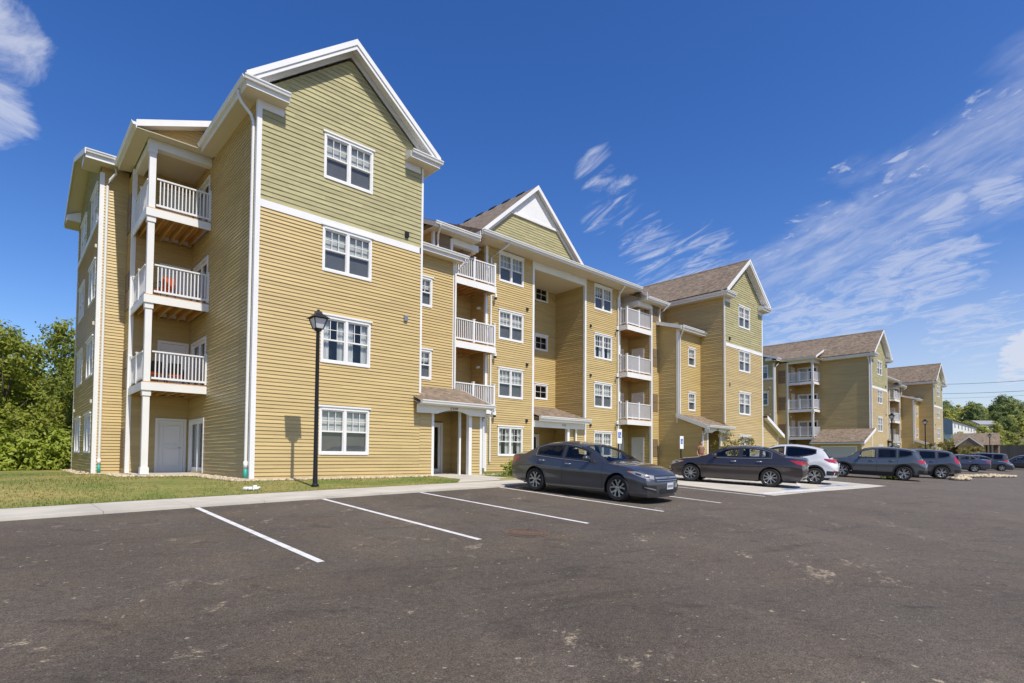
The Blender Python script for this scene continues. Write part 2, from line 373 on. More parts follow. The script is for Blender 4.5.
# ------------------------------------------------------------------ ground
def zg(X, Y):
    Xc = min(max(X, 0), 20); Yc = min(max(Y, 0), 12.57)
    return -1.755+.023*Xc-.000376*Xc*Xc+.048*Yc
KERB = 12.57
WALK = 14.55
def zwalk(X): return min(zg(X, KERB)+.05, -.80)
F1 = -.78
def zlawn(X, Y):
    a = zwalk(X)+.015; t = min(max((Y-WALK)/2.8, 0), 1); t = t*t*(3-2*t)
    b = -.80
    if Y > 22 and X < 10: b = -.80-.004*(Y-22)
    return a+(b-a)*t + .02*noise.noise(Vector((X*.4, Y*.4, 0)))*min(1, max(0, (Y-14.7)*2))

def grid_sheet(name, xs, ys, zf, m, kind='structure'):
    b = MB(); nx, ny = len(xs), len(ys)
    b.v = [(x, y, zf(x, y)) for y in ys for x in xs]
    for j in range(ny-1):
        for i in range(nx-1):
            b.f.append((j*nx+i, j*nx+i+1, (j+1)*nx+i+1, (j+1)*nx+i)); b.m.append(0)
    return tag(b.build(name, m, smooth=True), kind=kind)
def rng(a, b, n): return [a+(b-a)*i/(n-1) for i in range(n)]
grid_sheet('parking_lot', rng(-60, 0, 13)+rng(1, 20, 20)+rng(25, 130, 22), rng(-60, 0, 10)+rng(.5, KERB, 25), zg, 'asphalt')
# concrete kerb and walk
b = MB()
xs = rng(-60, 0, 41)[:-1]+rng(0, 20, 15)+rng(20, 104, 57)[1:]
for x0, x1 in zip(xs, xs[1:]):
    g = .0035
    z0, z1 = zwalk(x0), zwalk(x1)
    b.hexa([(x0+g, KERB, z0-.35), (x1-g, KERB, z1-.35), (x1-g, WALK, z1-.35), (x0+g, WALK, z0-.35), (x0+g, KERB+.02, z0), (x1-g, KERB+.02, z1), (x1-g, WALK, z1+.01), (x0+g, WALK, z0+.01)])
tag(b.build('sidewalk', 'concrete'), kind='structure')
grid_sheet('lawn', rng(-60, -10, 11)+rng(-9, 20, 59)+rng(21, 125, 53), rng(WALK, 18, 14)+rng(18.5, 30, 20)+rng(32, 70, 12), zlawn, 'lawn')
# far ground: one broad sheet to the horizon with the hill on the right
def zfar(x, y):
    z = -2.4
    d = math.hypot(x-250, (y-60)*.8)
    if x > 120: z += 14*max(0, min(1, (x-120)/150))**1.2*max(0, min(1, 1.15-abs(y-70)/190))
    return z
grid_sheet('ground', [-2500, -800, -300, -120]+rng(-80, 400, 61)+[520, 800, 1500, 3000], [-2500, -800, -300]+rng(-120, 300, 43)+[420, 800, 1500, 3000], zfar, 'earth')
# entrance paths
def path(poly, nm='path', m='concrete', lift=.012, zf=zlawn):
    b = MB(); b.prism([(x, y) for x, y in poly], 'z', 0, 1)
    o = b
    k = len(poly)
    o.v = [(x, y, zf(x, y)+lift-(.1 if z < .5 else 0)) for x, y, z in b.v]
    return tag(o.build(nm, m), kind='structure')
def zpath(x, y): t = min(1, max(0, (y-WALK)/3.0)); return zwalk(x)+.012+(-.765-zwalk(x))*t
b = MB()
for k in range(6):
    y0, y1 = WALK+k*.55+.004, WALK+(k+1)*.55-.004
    if k == 5: y1 = 19.3
    xl = lambda y: 12.0-max(0, 15.6-y)*.9
    P = [(xl(y0), y0), (14.1, y0), (14.1, y1), (xl(y1), y1)]
    b.hexa([(x, y, zpath(x, y)-.2) for x, y in P]+[(x, y, zpath(x, y)) for x, y in P])
tag(b.build('path', 'concrete'), kind='structure')
b = MB(); b.box(22.0, 25.6, WALK, 23.8, -1.1, -.772)
tag(b.build('path', 'concrete'), kind='structure')
b = MB(); b.box(3.45, 5.6, 22.4, 25.3, -1.1, -.735)
tag(b.build('patio', 'concrete'), kind='structure')

# stall markings and handicap bay
def strip(b, x0, y0, x1, y1, w, lift=.004):
    d = Vector((x1-x0, y1-y0, 0)).normalized(); n = Vector((-d.y, d.x, 0))*(w/2)
    N = 10
    for k in range(N):
        a, c = k/N, (k+1)/N
        p, q = Vector((x0+(x1-x0)*a, y0+(y1-y0)*a, 0)), Vector((x0+(x1-x0)*c, y0+(y1-y0)*c, 0))
        b.face([(v.x, v.y, zg(v.x, v.y)+lift) for v in (p-n, q-n, q+n, p+n)])
ends = [((2.95, 12.53), (3.03, 6.82)), ((5.59, 12.53), (5.57, 6.75)), ((8.28, 12.53), (8.24, 6.76)), ((11.13, 12.53), (11.01, 6.85)), ((14.2, 12.53), (13.83, 6.91)), ((17.0, 12.53), (16.74, 6.99))]
for a, c in ends:
    b = MB(); strip(b, *a, *c, .098)
    tag(b.build('road_marking', 'paint_white'), kind='structure')
def sheet(poly, nm, m, lift):
    b = MB(); bm = bmesh.new()
    vs = [bm.verts.new((x, y, 0)) for x, y in poly]; f = bm.faces.new(vs)
    bmesh.ops.triangulate(bm, faces=[f])
    for _ in range(3): bmesh.ops.subdivide_edges(bm, edges=bm.edges[:], cuts=1, use_grid_fill=True)
    bm.verts.ensure_lookup_table()
    b.v = [(v.co.x, v.co.y, zg(v.co.x, v.co.y)+lift) for v in bm.verts]
    b.f = [tuple(v.index for v in fc.verts) for fc in bm.faces]; b.m = [0]*len(b.f); bm.free()
    return tag(b.build(nm, m, recalc=True), kind='structure')
sheet([(17.9, 12.5), (17.2, 6.9), (24.9, 6.45), (27.4, 6.4), (29.0, 12.5)], 'concrete_pad', 'concrete', .008)
b = MB()
strip(b, 17.35, 7.35, 21.9, 7.0, .3, .013); strip(b, 22.2, 7.2, 26.8, 6.75, .12, .013)
strip(b, 22.3, 12.2, 22.05, 7.1, .12, .013); strip(b, 24.6, 12.2, 24.35, 6.95, .12, .013)
for k in range(5): strip(b, 22.3, 8.0+k*.9, 24.4, 8.9+k*.9, .12, .013)
for k in range(4): strip(b, 25.2+k*.45, 7.05, 25.6+k*.45, 8.6, .12, .013)
tag(b.build('road_marking', 'paint_white'), kind='structure')
b = MB(); strip(b, 19.9, 7.65, 21.5, 7.5, .28, .012); strip(b, 23.2, 7.62, 26.0, 7.35, .24, .012)
tag(b.build('road_marking', 'paint_blue'), kind='structure')

# ------------------------------------------------------------------ apartment building
LAP = .117
def opening_frame(root, fr, u0, u1, z0, z1, kind):
    """a window or door standing in an opening of the wall; returns the part"""
    b = MB(); w = u1-u0
    def fb(*a, mi=0): b.fbox(fr, *a, mi)
    cas = .062
    if kind in ('dh2', 'dh1', 'fix'):
        # casing proud of the laps
        fb(u0-.01, u0+cas, -.10, .034, z0, z1); fb(u1-cas, u1+.01, -.10, .034, z0, z1)
        fb(u0+cas, u1-cas, -.10, .045, z0, z0+.07); fb(u0+cas, u1-cas, -.10, .045, z1-.09, z1)
        fb(u0-.06, u1+.06, .0, .075, z1+.002, z1+.06)              # head cap
        units = [(u0+cas, u1-cas)]
        if kind == 'dh2':
            c = (u0+u1)/2; units = [(u0+cas, c-.042), (c+.042, u1-cas)]
            fb(c-.042, c+.042, -.10, .040, z0+.07, z1-.09)
        zb, zt = z0+.07, z1-.09; zm = (zb+zt)/2
        for a, c in units:
            s = .03
            for (p, q, r_, t) in ((a, a+s, zb, zt), (c-s, c, zb, zt), (a+s, c-s, zb, zb+.05), (a+s, c-s, zt-.045, zt)):
                fb(p, q, -.07, .012, r_, t)
            if kind != 'fix':
                fb(a+s, c-s, -.07, .020, zm-.024, zm+.024)
                za, ze = zm+.028, zt-.045
                nc = 3 if (c-a) > .72 or kind == 'dh2' else 2
            else:
                za, ze = zb+.05, zt-.045; nc = 2
            for k in range(1, nc):
                x = a+s+(c-a-2*s)*k/nc; fb(x-.009, x+.009, -.045, -.012, za, ze)
            zc = (za+ze)/2; fb(a+s, c-s, -.0452, -.0115, zc-.009, zc+.009)
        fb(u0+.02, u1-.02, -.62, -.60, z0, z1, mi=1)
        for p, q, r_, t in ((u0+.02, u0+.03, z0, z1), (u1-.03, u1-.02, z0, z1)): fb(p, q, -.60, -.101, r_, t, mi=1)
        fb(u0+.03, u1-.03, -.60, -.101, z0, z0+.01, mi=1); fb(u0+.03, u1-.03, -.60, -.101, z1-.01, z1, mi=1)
        o = b.build('window', ['white', 'dark'], root)
        g = MB(); scr = MB()
        for a, c in units:
            g.face([fr.p(a+.04, -.05, zb+.05), fr.p(c-.04, -.05, zb+.05), fr.p(c-.04, -.05, zt-.045), fr.p(a+.04, -.05, zt-.045)])
        g.build('pane', 'pane', o)
        if kind != 'fix':
            for a, c in units:
                scr.face([fr.p(a+.04, -.012, zb+.05), fr.p(c-.04, -.012, zb+.05), fr.p(c-.04, -.012, zm-.028), fr.p(a+.04, -.012, zm-.028)])
        return o, units, (zb, zm, zt)
    if kind in ('door', 'patio', 'glassdoor'):
        c_ = .09
        fb(u0-.005, u0+c_, -.08, .045, z0, z1); fb(u1-c_, u1+.005, -.08, .045, z0, z1); fb(u0+c_, u1-c_, -.08, .045, z1-c_, z1)
        if kind == 'door':
            a, c = u0+c_, u1-c_
            fb(a+.005, c-.005, -.06, -.02, z0+.02, z1-c_-.005)
            W = c-a
            for zz0, zz1 in ((z0+.25, z0+.95), (z0+1.08, z1-.28)):   # raised panel mouldings
                x0, x1 = a+.14, c-.14
                for p, q, r_, t in ((x0, x0+.03, zz0, zz1), (x1-.03, x1, zz0, zz1), (x0+.03, x1-.03, zz0, zz0+.03), (x0+.03, x1-.03, zz1-.03, zz1)):
                    fb(p, q, -.021, .010, r_, t)
            o = b.build('door', ['doorpaint'], root)
            h = MB(); hx = c-.09
            h.tube([fr.p(hx, -.02, z0+.98), fr.p(hx, .05, z0+.98)], .012, 8); h.tube([fr.p(hx, .05, z0+.98), fr.p(hx-.1, .05, z0+.98)], .012, 8)
            h.build('handle', 'metal', o)
            return o, [], None
        n = 2
        a, c = u0+c_, u1-c_
        for k in range(n):
            p, q = a+(c-a)*k/n, a+(c-a)*(k+1)/n
            dd = -.02 if k == 0 else -.035
            for r0, r1, t0, t1 in ((p, p+.09, z0+.02, z1-c_), (q-.09, q, z0+.02, z1-c_), (p+.09, q-.09, z0+.02, z0+.2), (p+.09, q-.09, z1-c_-.1, z1-c_)):
                fb(r0, r1, dd-.04, dd, t0, t1)
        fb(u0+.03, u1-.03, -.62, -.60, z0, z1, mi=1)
        o = b.build('patio_door', ['doorpaint', 'dark'], root)
        g = MB(); g.face([fr.p(a, -.05, z0+.02), fr.p(c, -.05, z0+.02), fr.p(c, -.05, z1-c_), fr.p(a, -.05, z1-c_)]); g.build('pane', 'pane', o)
        bl = MB(); m_ = (a+c)/2; bl.face([fr.p(a+.02, -.14, z0+.05), fr.p(m_, -.14, z0+.05), fr.p(m_, -.14, z1-c_), fr.p(a+.02, -.14, z1-c_)]); bl.build('blind', 'blind', o)
        return o, [], None

def dress(o, fr, units, zz, rnd, mode=None):
    zb, zm, zt = zz
    mode = mode or rnd.choice(['blind', 'blind', 'blind_half', 'curtain'])
    b = MB(); c = MB()
    for a, e in units:
        if mode == 'blind': b.face([fr.p(a, -.12, zm-.03), fr.p(e, -.12, zm-.03), fr.p(e, -.12, zt), fr.p(a, -.12, zt)])
        elif mode == 'blind_half':
            z = zm+(zt-zm)*rnd.uniform(-.3, .35); b.face([fr.p(a, -.12, z), fr.p(e, -.12, z), fr.p(e, -.12, zt), fr.p(a, -.12, zt)])
        elif mode == 'full': b.face([fr.p(a, -.12, zb), fr.p(e, -.12, zb), fr.p(e, -.12, zt), fr.p(a, -.12, zt)])
        elif mode == 'curtain':
            for s0, s1 in ((0, .34), (.72, 1)):
                n = 10
                for k in range(n):
                    u = a+(e-a)*(s0+(s1-s0)*k/n); v = a+(e-a)*(s0+(s1-s0)*(k+1)/n)
                    d0 = -.13+.025*math.sin(k*2.1); d1 = -.13+.025*math.sin((k+1)*2.1)
                    c.face([fr.p(u, d0, zb), fr.p(v, d1, zb), fr.p(v, d1, zt), fr.p(u, d0, zt)])
    if b.f: b.build('blind', 'blind', o)
    if c.f: c.build('curtain', 'curtain', o)
    # insect screen over the lower sash
    s = MB()
    for a, e in units: s.face([fr.p(a+.04, -.075, zb+.05), fr.p(e-.04, -.075, zb+.05), fr.p(e-.04, -.075, zm-.028), fr.p(a+.04, -.075, zm-.028)])
    if mode not in ('fix', 'curtain'): s.build('insect_screen', 'screen', o)

def wall(root, P0, P1, z0, z1, ops=(), style='siding', prof=None, mir=None, name=None):
    """lap siding as real overlapping boards; prof(z) -> (u0,u1) trims a gable; ops are openings (u0,u1,z0,z1,kind[,dress])"""
    if mir:
        L0 = math.hypot(P1[0]-P0[0], P1[1]-P0[1])
        P0, P1 = (mir-P1[0], P1[1]), (mir-P0[0], P0[1])
        ops = [(L0-o[1], L0-o[0])+tuple(o[2:]) for o in ops]
        if prof: pf = prof; prof = lambda z: (L0-pf(z)[1], L0-pf(z)[0])
    fr = Frame(P0, P1); lap = LAP if style == 'siding' else .155
    out, inn = (.027, .003) if style == 'siding' else (.024, .004)
    b = MB(); n = max(1, round((z1-z0)/lap)); e = (z1-z0)/n
    for k in range(n):
        a, c = z0+k*e, z0+(k+1)*e; m = (a+c)/2
        if prof: lo0, hi0 = prof(a); lo1, hi1 = prof(c)
        else: lo0 = lo1 = 0; hi0 = hi1 = fr.L
        if hi0-lo0 < .02: continue
        cuts = sorted([(o[0], o[1]) for o in ops if o[2] < m < o[3]])
        segs = []; cur = None
        x = -1e9
        for s0, s1 in cuts+[(1e9, 1e9)]:
            segs.append((x, s0)); x = s1
        for s0, s1 in segs:
            p0, q0, p1, q1 = max(s0, lo0), min(s1, hi0), max(s0, lo1), min(s1, hi1)
            if q0-p0 < .01: continue
            if q1 < p1: q1 = p1 = (p1+q1)/2
            step = 3.66 if style == 'siding' else 1.2
            cut = [p0]; xj = (k*1.37+P0[0]*.7) % step
            while xj < q0:
                if xj > max(p0, p1)+.25 and xj < min(q0, q1)-.25: cut.append(xj)
                xj += step
            cut.append(q0)
            for ci in range(len(cut)-1):
                aa, bb = cut[ci], cut[ci+1]; oo = out+(.004 if (ci+k) % 2 else 0)
                ta = p1 if ci == 0 else aa; tb = q1 if ci == len(cut)-2 else bb
                b.face([fr.p(aa, oo, a), fr.p(bb, oo, a), fr.p(tb, inn, c), fr.p(ta, inn, c)])
                b.face([fr.p(aa, 0, a), fr.p(bb, 0, a), fr.p(bb, oo, a), fr.p(aa, oo, a)])
    o = b.build(name or ('wall' if style == 'siding' else 'gable_wall'), 'siding' if style == 'siding' else 'shake', root)
    rnd = random.Random(int(abs(P0[0]*131+P0[1]*17+z0*7)))
    for op in ops:
        kind = op[4]
        if kind == 'none': continue
        r = opening_frame(root, fr, op[0], op[1], op[2], op[3], kind)
        if r[2]: dress(r[0], fr, r[1], r[2], rnd, op[5] if len(op) > 5 else ('fix' if kind == 'fix' else None))
    return fr

ROOT = Vector((23.68, 20.0, -.80))
XM = 47.36
B1 = empty('apartment_building', ROOT)
FL = 3.05
def rail(b, p, q, z, end=(True, True), mid=0):
    p, q = Vector((p[0], p[1], 0)), Vector((q[0], q[1], 0)); d = (q-p); L = d.length; d.normalize()
    def at(u, zz): v = p+d*u; return (v.x, v.y, z+zz)
    b.bar(at(.0, 1.03), at(L, 1.03), .09, .05); b.bar(at(0, .10), at(L, .10), .05, .07)
    n = round(L/.115)
    for k in range(1, n): u = L*k/n; b.bar(at(u, .13), at(u, 1.01), .036)
    posts = ([0] if end[0] else [])+([L] if end[1] else [])+[L*(k+1)/(mid+1) for k in range(mid)]
    for u in posts:
        b.bar(at(u, 0), at(u, 1.12), .105); b.bar(at(u, 1.12), at(u, 1.15), .14)
def corner_trim(root, x, y, z0, z1, sx, sy, w=.11, mir=None):
    """L shaped white corner board; sx, sy point from the corner into the two walls"""
    if mir: x = mir-x; sx = -sx
    b = MB(); t = .034
    ex, ey = -sx*t, -sy*t
    b.box(min(x+ex, x+sx*w), max(x+ex, x+sx*w), min(y, y+ey), max(y, y+ey), z0, z1)
    b.box(min(x, x+ex), max(x, x+ex), min(y, y+sy*w), max(y, y+sy*w), z0, z1-.001)
    return b.build('corner_trim', 'white', root)
def box_part(root, nm, m, *bb, mir=None):
    b = MB()
    for q in bb:
        x0, x1 = q[0], q[1]
        if mir: x0, x1 = mir-q[1], mir-q[0]
        b.box(x0, x1, *q[2:])
    return b.build(nm, m, root)
def downspout(root, pts, mir=None, foot=True, end_z=None):
    if mir: pts = [(mir-x, y, z) for x, y, z in pts]
    b = MB(); b.tube(pts, .047, 10)
    o = b.build('downspout', 'white', root, smooth=True, recalc=True, sharp=50)
    if foot:
        x, y, z = pts[-1]
        f = MB(); f.tube([(x, y, z), (x, y, z-.22)], .062, 10); f.build('pipe_adapter', 'white_pipe', o, smooth=True)
        f = MB(); f.tube([(x, y, z-.20), (x, y, z-.62)], .058, 10); f.build('drain_pipe', 'green_pipe', o, smooth=True)
    return o
def gutter(b, p, q, n):
    """K-style gutter hung along p->q, outward horizontal normal n"""
    p, q, n = Vector(p), Vector(q), Vector((n[0], n[1], 0))
    prof = [(0, 0), (.085, 0), (.10, .05), (.125, .085), (.13, .125), (.115, .125), (.105, .095), (.0, .095)]
    A = [p+n*a+Vector((0, 0, h)) for a, h in prof]; B = [q+n*a+Vector((0, 0, h)) for a, h in prof]
    for k in range(len(prof)): kk = (k+1) % len(prof); b.face([A[k], B[k], B[kk], A[kk]])
    b.face(A); b.face(B[::-1])

def build_wing(mir, ridge_back=34.6):
    X0, X1, Y0 = 5.55, 11.54, 17.6; XC = 8.545
    root = B1
    # front: three floors of laps, band, shingled gable
    win = [(2.11, 3.89, .0+k*FL, 1.58+k*FL, 'dh2', d) for k, d in zip(range(3), ('blind_half', 'curtain', 'full') if not mir else ('blind', 'full', 'blind'))]
    win[2] = win[2][:3]+(7.62,)+win[2][4:]
    wall(root, (X0, Y0), (X1, Y0), F1, 7.62, win, mir=mir)
    box_part(root, 'trim_band', 'white', (X0+.11, X1-.11, Y0-.036, Y0, 7.62, 7.85), mir=mir)
    prof = lambda z: (0, X1-X0) if z < 11.25 else ((z-11.25)/.8+.0, X1-X0-(z-11.25)/.8)
    wall(root, (X0, Y0), (X1, Y0), 7.85, 13.6, [(2.11, 3.89, 9.22, 10.76, 'dh2', 'blind')], 'shake', prof, mir=mir)
    # sides
    side_hi = 10.93
    if not mir:
        ops = []
        for k in range(4): ops.append((25.24-24.93+.0, 25.24-22.80, -.74+k*FL+.02, 1.34+k*FL, 'patio'))
        wall(root, (X0, 25.24), (X0, Y0), F1, side_hi+.05, ops)
    else:
        wall(root, (X0, 25.24), (X0, Y0), F1, side_hi, mir=mir)
    wall(root, (X1, Y0), (X1, 26.5), F1, side_hi, mir=mir)
    corner_trim(root, X0, Y0, F1, 10.93, 1, 1, mir=mir); corner_trim(root, X1, Y0, 2.35, 10.93, -1, 1, .05, mir=mir)
    for xa, xb_ in ((X0+.11, X0+.78), (X1-.78, X1-.11)): box_part(root, 'frieze_board', 'white', (xa, xb_, Y0-.034, Y0, 10.68, 10.93), mir=mir)
    # roof
    def zr(x): return 14.13-.8*abs(x-XC)
    yb, yf = ridge_back, 17.15
    b = MB()
    for s in (-1, 1):
        xe = XC+s*3.53
        P = [(xe, zr(xe)), (XC, zr(XC)), (XC, zr(XC)-.16), (xe, zr(xe)-.16)]
        q = [((mir-x) if mir else x, z) for x, z in P]
        b.face([(q[0][0], yf, q[0][1]), (q[1][0], yf, q[1][1]), (q[1][0], yb, q[1][1]), (q[0][0], yb, q[0][1])], 0)
        b.face([(q[3][0], yf, q[3][1]), (q[2][0], yf, q[2][1]), (q[2][0], yb, q[2][1]), (q[3][0], yb, q[3][1])], 1)
        b.face([(q[0][0], yb, q[0][1]), (q[1][0], yb, q[1][1]), (q[2][0], yb, q[2][1]), (q[3][0], yb, q[3][1])], 1)
    cx = mir-XC if mir else XC
    rf = b.build('roof', ['shingle', 'white'], root)
    b = MB(); b.prism([(cx-.14, 14.13-.085), (cx, 14.13+.03), (cx+.14, 14.13-.085)], 'y', yf-.02, yb); b.build('ridge_cap', 'shingle', rf)
    # rake boards (doubled, upper proud)
    b = MB()
    for s in (-1, 1):
        xa, xb_ = XC, XC+s*3.50
        for y0, y1, t, h in ((yf-.035, yf, .012, .20), (yf-.0, yf+.03, -.16, .17)):
            za, zb_ = zr(xa)+t, zr(xb_)+t
            P = [(xa, za), (xb_, zb_), (xb_, zb_-h), (xa, za-h)]
            P = [((mir-x) if mir else x, z) for x, z in P]
            b.prism(P, 'y', y0, y1)
        # frieze against the gable wall
        P = [(xa, zr(xa)-.17), (XC+s*2.98, zr(XC+s*2.98)-.17), (XC+s*2.98, zr(XC+s*2.98)-.38), (xa, zr(xa)-.38)]
        P = [((mir-x) if mir else x, z) for x, z in P]
        b.prism(P, 'y', Y0-.05, Y0-.001)
    b.build('rake_board', 'white', root)
    # eaves with soffit, gutter, cornice returns
    for s, xw, yend in ((-1, X0, 22.2 if not mir else 26.0), (1, X1, 26.0)):
        xe = XC+s*3.45
        b = MB(); x0, x1 = sorted((xe, xw)); 
        if mir: x0, x1 = mir-x1, mir-x0
        b.box(x0, x1, 17.60, yend, 10.93, 10.96)
        xr0, xr1 = sorted((xe, xw+(-s)*.78)); 
        if mir: xr0, xr1 = mir-xr1, mir-xr0
        b.box(xr0, xr1, 17.18, 17.598, 10.93, 10.96)
        b.build('soffit', 'soffit', root)
        b = MB(); fx0, fx1 = sorted((xe, xe+s*.03))
        if mir: fx0, fx1 = mir-fx1, mir-fx0
        b.box(fx0, fx1, 17.15, yend, 10.935, 11.17)                      # side fascia
        b.box(xr0, xr1, 17.15, 17.178, 10.935, 11.17)                     # return fascia
        # little sloped cap over the return
        b.face([(xr0, 17.15, 11.172), (xr1, 17.15, 11.172), (xr1, 17.585, 11.36), (xr0, 17.585, 11.36)])
        b.face([(xr1, 17.15, 11.172), (xr1, 17.585, 11.172), (xr1, 17.585, 11.36)]); b.face([(xr0, 17.15, 11.172), (xr0, 17.585, 11.36), (xr0, 17.585, 11.172)])
        xin = xr1 if ((s < 0) != bool(mir)) else xr0
        b.box(xin-.015, xin+.015, 17.18, 17.56, 10.962, 11.168)
        gx = (mir-(xe+s*.03)) if mir else xe+s*.03; sg = -s if mir else s
        gutter(b, (gx, 17.13, 11.08), (gx, yend, 11.08), (sg, 0))
        gutter(b, (xr0-(.12 if sg < 0 else 0), 17.148, 11.08), (xr1+(.12 if sg > 0 else 0), 17.148, 11.08), (0, -1))
        b.build('gutter', 'white', root, recalc=True)
    ys = 17.78
    downspout(root, [(5.02, ys, 11.05), (5.02, ys, 10.92), (5.10, ys, 10.75), (5.40, ys, 10.45), (5.47, ys, 10.25), (5.47, ys, -.22)], mir=mir)
    box_part(root, 'vent', 'black', (10.78, 10.93, Y0-.09, Y0-.02, 8.08, 8.28), mir=mir)
    box_part(root, 'vent', 'metal', (10.78, 10.93, Y0-.09, Y0-.02, 4.95, 5.15), mir=mir)
build_wing(None); build_wing(XM)

# --- corner balconies beside the left wing
def corner_balcony():
    root = B1; YF, YB, XL, XR = 22.6, 25.24, 3.56, 5.55
    ops = [(.92, 1.98, F1+.03+k*FL, 1.38+k*FL, 'door') for k in range(4)]
    wall(root, (3.5, YB), (XR, YB), F1, 10.97, ops)
    corner_trim(root, 3.5, YB, F1, 10.9, 1, 1)
    wall(root, (3.5, 26.4), (3.5, YB), F1, 10.9)
    for k in range(4):
        z = -.55+k*FL
        box_part(root, 'air_grille', 'grille', (3.45, 3.484, 25.5, 26.25, z, z+.72), (3.45, 3.484, 25.5, 26.25, z+.76, z+1.45))
    # posts
    b = MB()
    b.box(XL+.01, XL+.21, YF+.01, YF+.21, -.72, 10.72); b.box(XL-.02, XL+.24, YF-.02, YF+.24, -.72, -.48); b.box(XL-.015, XL+.235, YF-.015, YF+.235, 10.55, 10.72)
    for k in range(3): b.box(XL-.02, XL+.24, YF-.02, YF+.24, 2.0+k*FL, 2.19+k*FL)
    b.build('post', 'white', root)
    for k in range(1, 4):
        z = 2.5+(k-1)*3.05
        b = MB()
        b.box(XL-.06, XR-.02, YF-.06, YF-.02, z-.31, z-.04); b.box(XL-.06, XL-.02, YF-.02, YB-.02, z-.31, z-.04)
        d = b.build('balcony_deck', 'white', root)
        b = MB(); b.box(XL-.02, XR-.02, YF-.02, YB-.02, z-.035, z)
        for j in range(6): x = XL+.15+j*.33; b.box(x, x+.045, YF-.018, YB-.03, z-.27, z-.037)
        b.build('joist', 'wood', d)
        b = MB(); rail(b, (XL+.24, YF+.03), (XR-.03, YF+.03), z+.03, (False, True)); rail(b, (XL+.03, YB-.08), (XL+.03, YF+.24), z+.03, (True, False), mid=1)
        b.build('railing', 'vinyl', d)
    for k in range(4):
        b = MB(); z = 1.75+k*FL; b.box(4.02, 4.10, YB-.12, YB-.02, z, z+.09); b.lathe([(.0, .02), (.04, 0), (.036, -.08), (0, -.09)], (4.06, YB-.13, z), 10)
        b.build('wall_lamp', 'white_pipe', root)
    # beam, ceiling and shed roof
    b = MB()
    b.box(XL-.04, XR-.02, YF-.02, YF+.26, 10.72, 11.02); b.box(XL-.02, XL+.24, YF+.26, YB-.01, 10.72, 11.02)
    b.build('beam', 'white', root)
    box_part(root, 'ceiling', 'soffit', (XL+.24, XR-.01, YF+.26, YB-.01, 10.97, 10.995))
    zs = lambda x: 11.26+.40*(x-3.1)
    prof = lambda z: (max(0, (z-11.1)/.40-.46), 1.99)
    wall(root, (XL, YF), (XR, YF), 11.02, 11.9, (), 'siding', prof)
    b = MB(); xa, xb_ = 3.1, 7.6; y0, y1 = 22.15, 27.5
    b.face([(xa, y0, zs(xa)), (xb_, y0, zs(xb_)), (xb_, y1, zs(xb_)), (xa, y1, zs(xa))], 0)
    b.face([(xa, y0, zs(xa)-.15), (xb_, y0, zs(xb_)-.15), (xb_, y1, zs(xb_)-.15), (xa, y1, zs(xa)-.15)], 1)
    rf = b.build('roof', ['shingle', 'white'], root)
    b = MB(); b.prism([(xa-.02, zs(xa)+.02), (5.5, zs(5.5)+.02), (5.5, zs(5.5)-.2), (xa-.02, zs(xa)-.2)], 'y', y0-.03, y0)
    b.build('rake_board', 'white', rf)
    b = MB(); b.box(xa, XL-.05, y0, 25.9, 11.02, 11.04); b.box(XL-.049, XR, y0, YF-.03, 11.025, 11.045); b.build('soffit', 'soffit', root)
    b = MB(); b.box(xa-.03, xa, y0-.03, 25.9, 11.0, 11.17); gutter(b, (xa-.03, y0-.03, 11.09), (xa-.03, 25.9, 11.09), (-1, 0)); b.build('gutter', 'white', root, recalc=True)
corner_balcony()

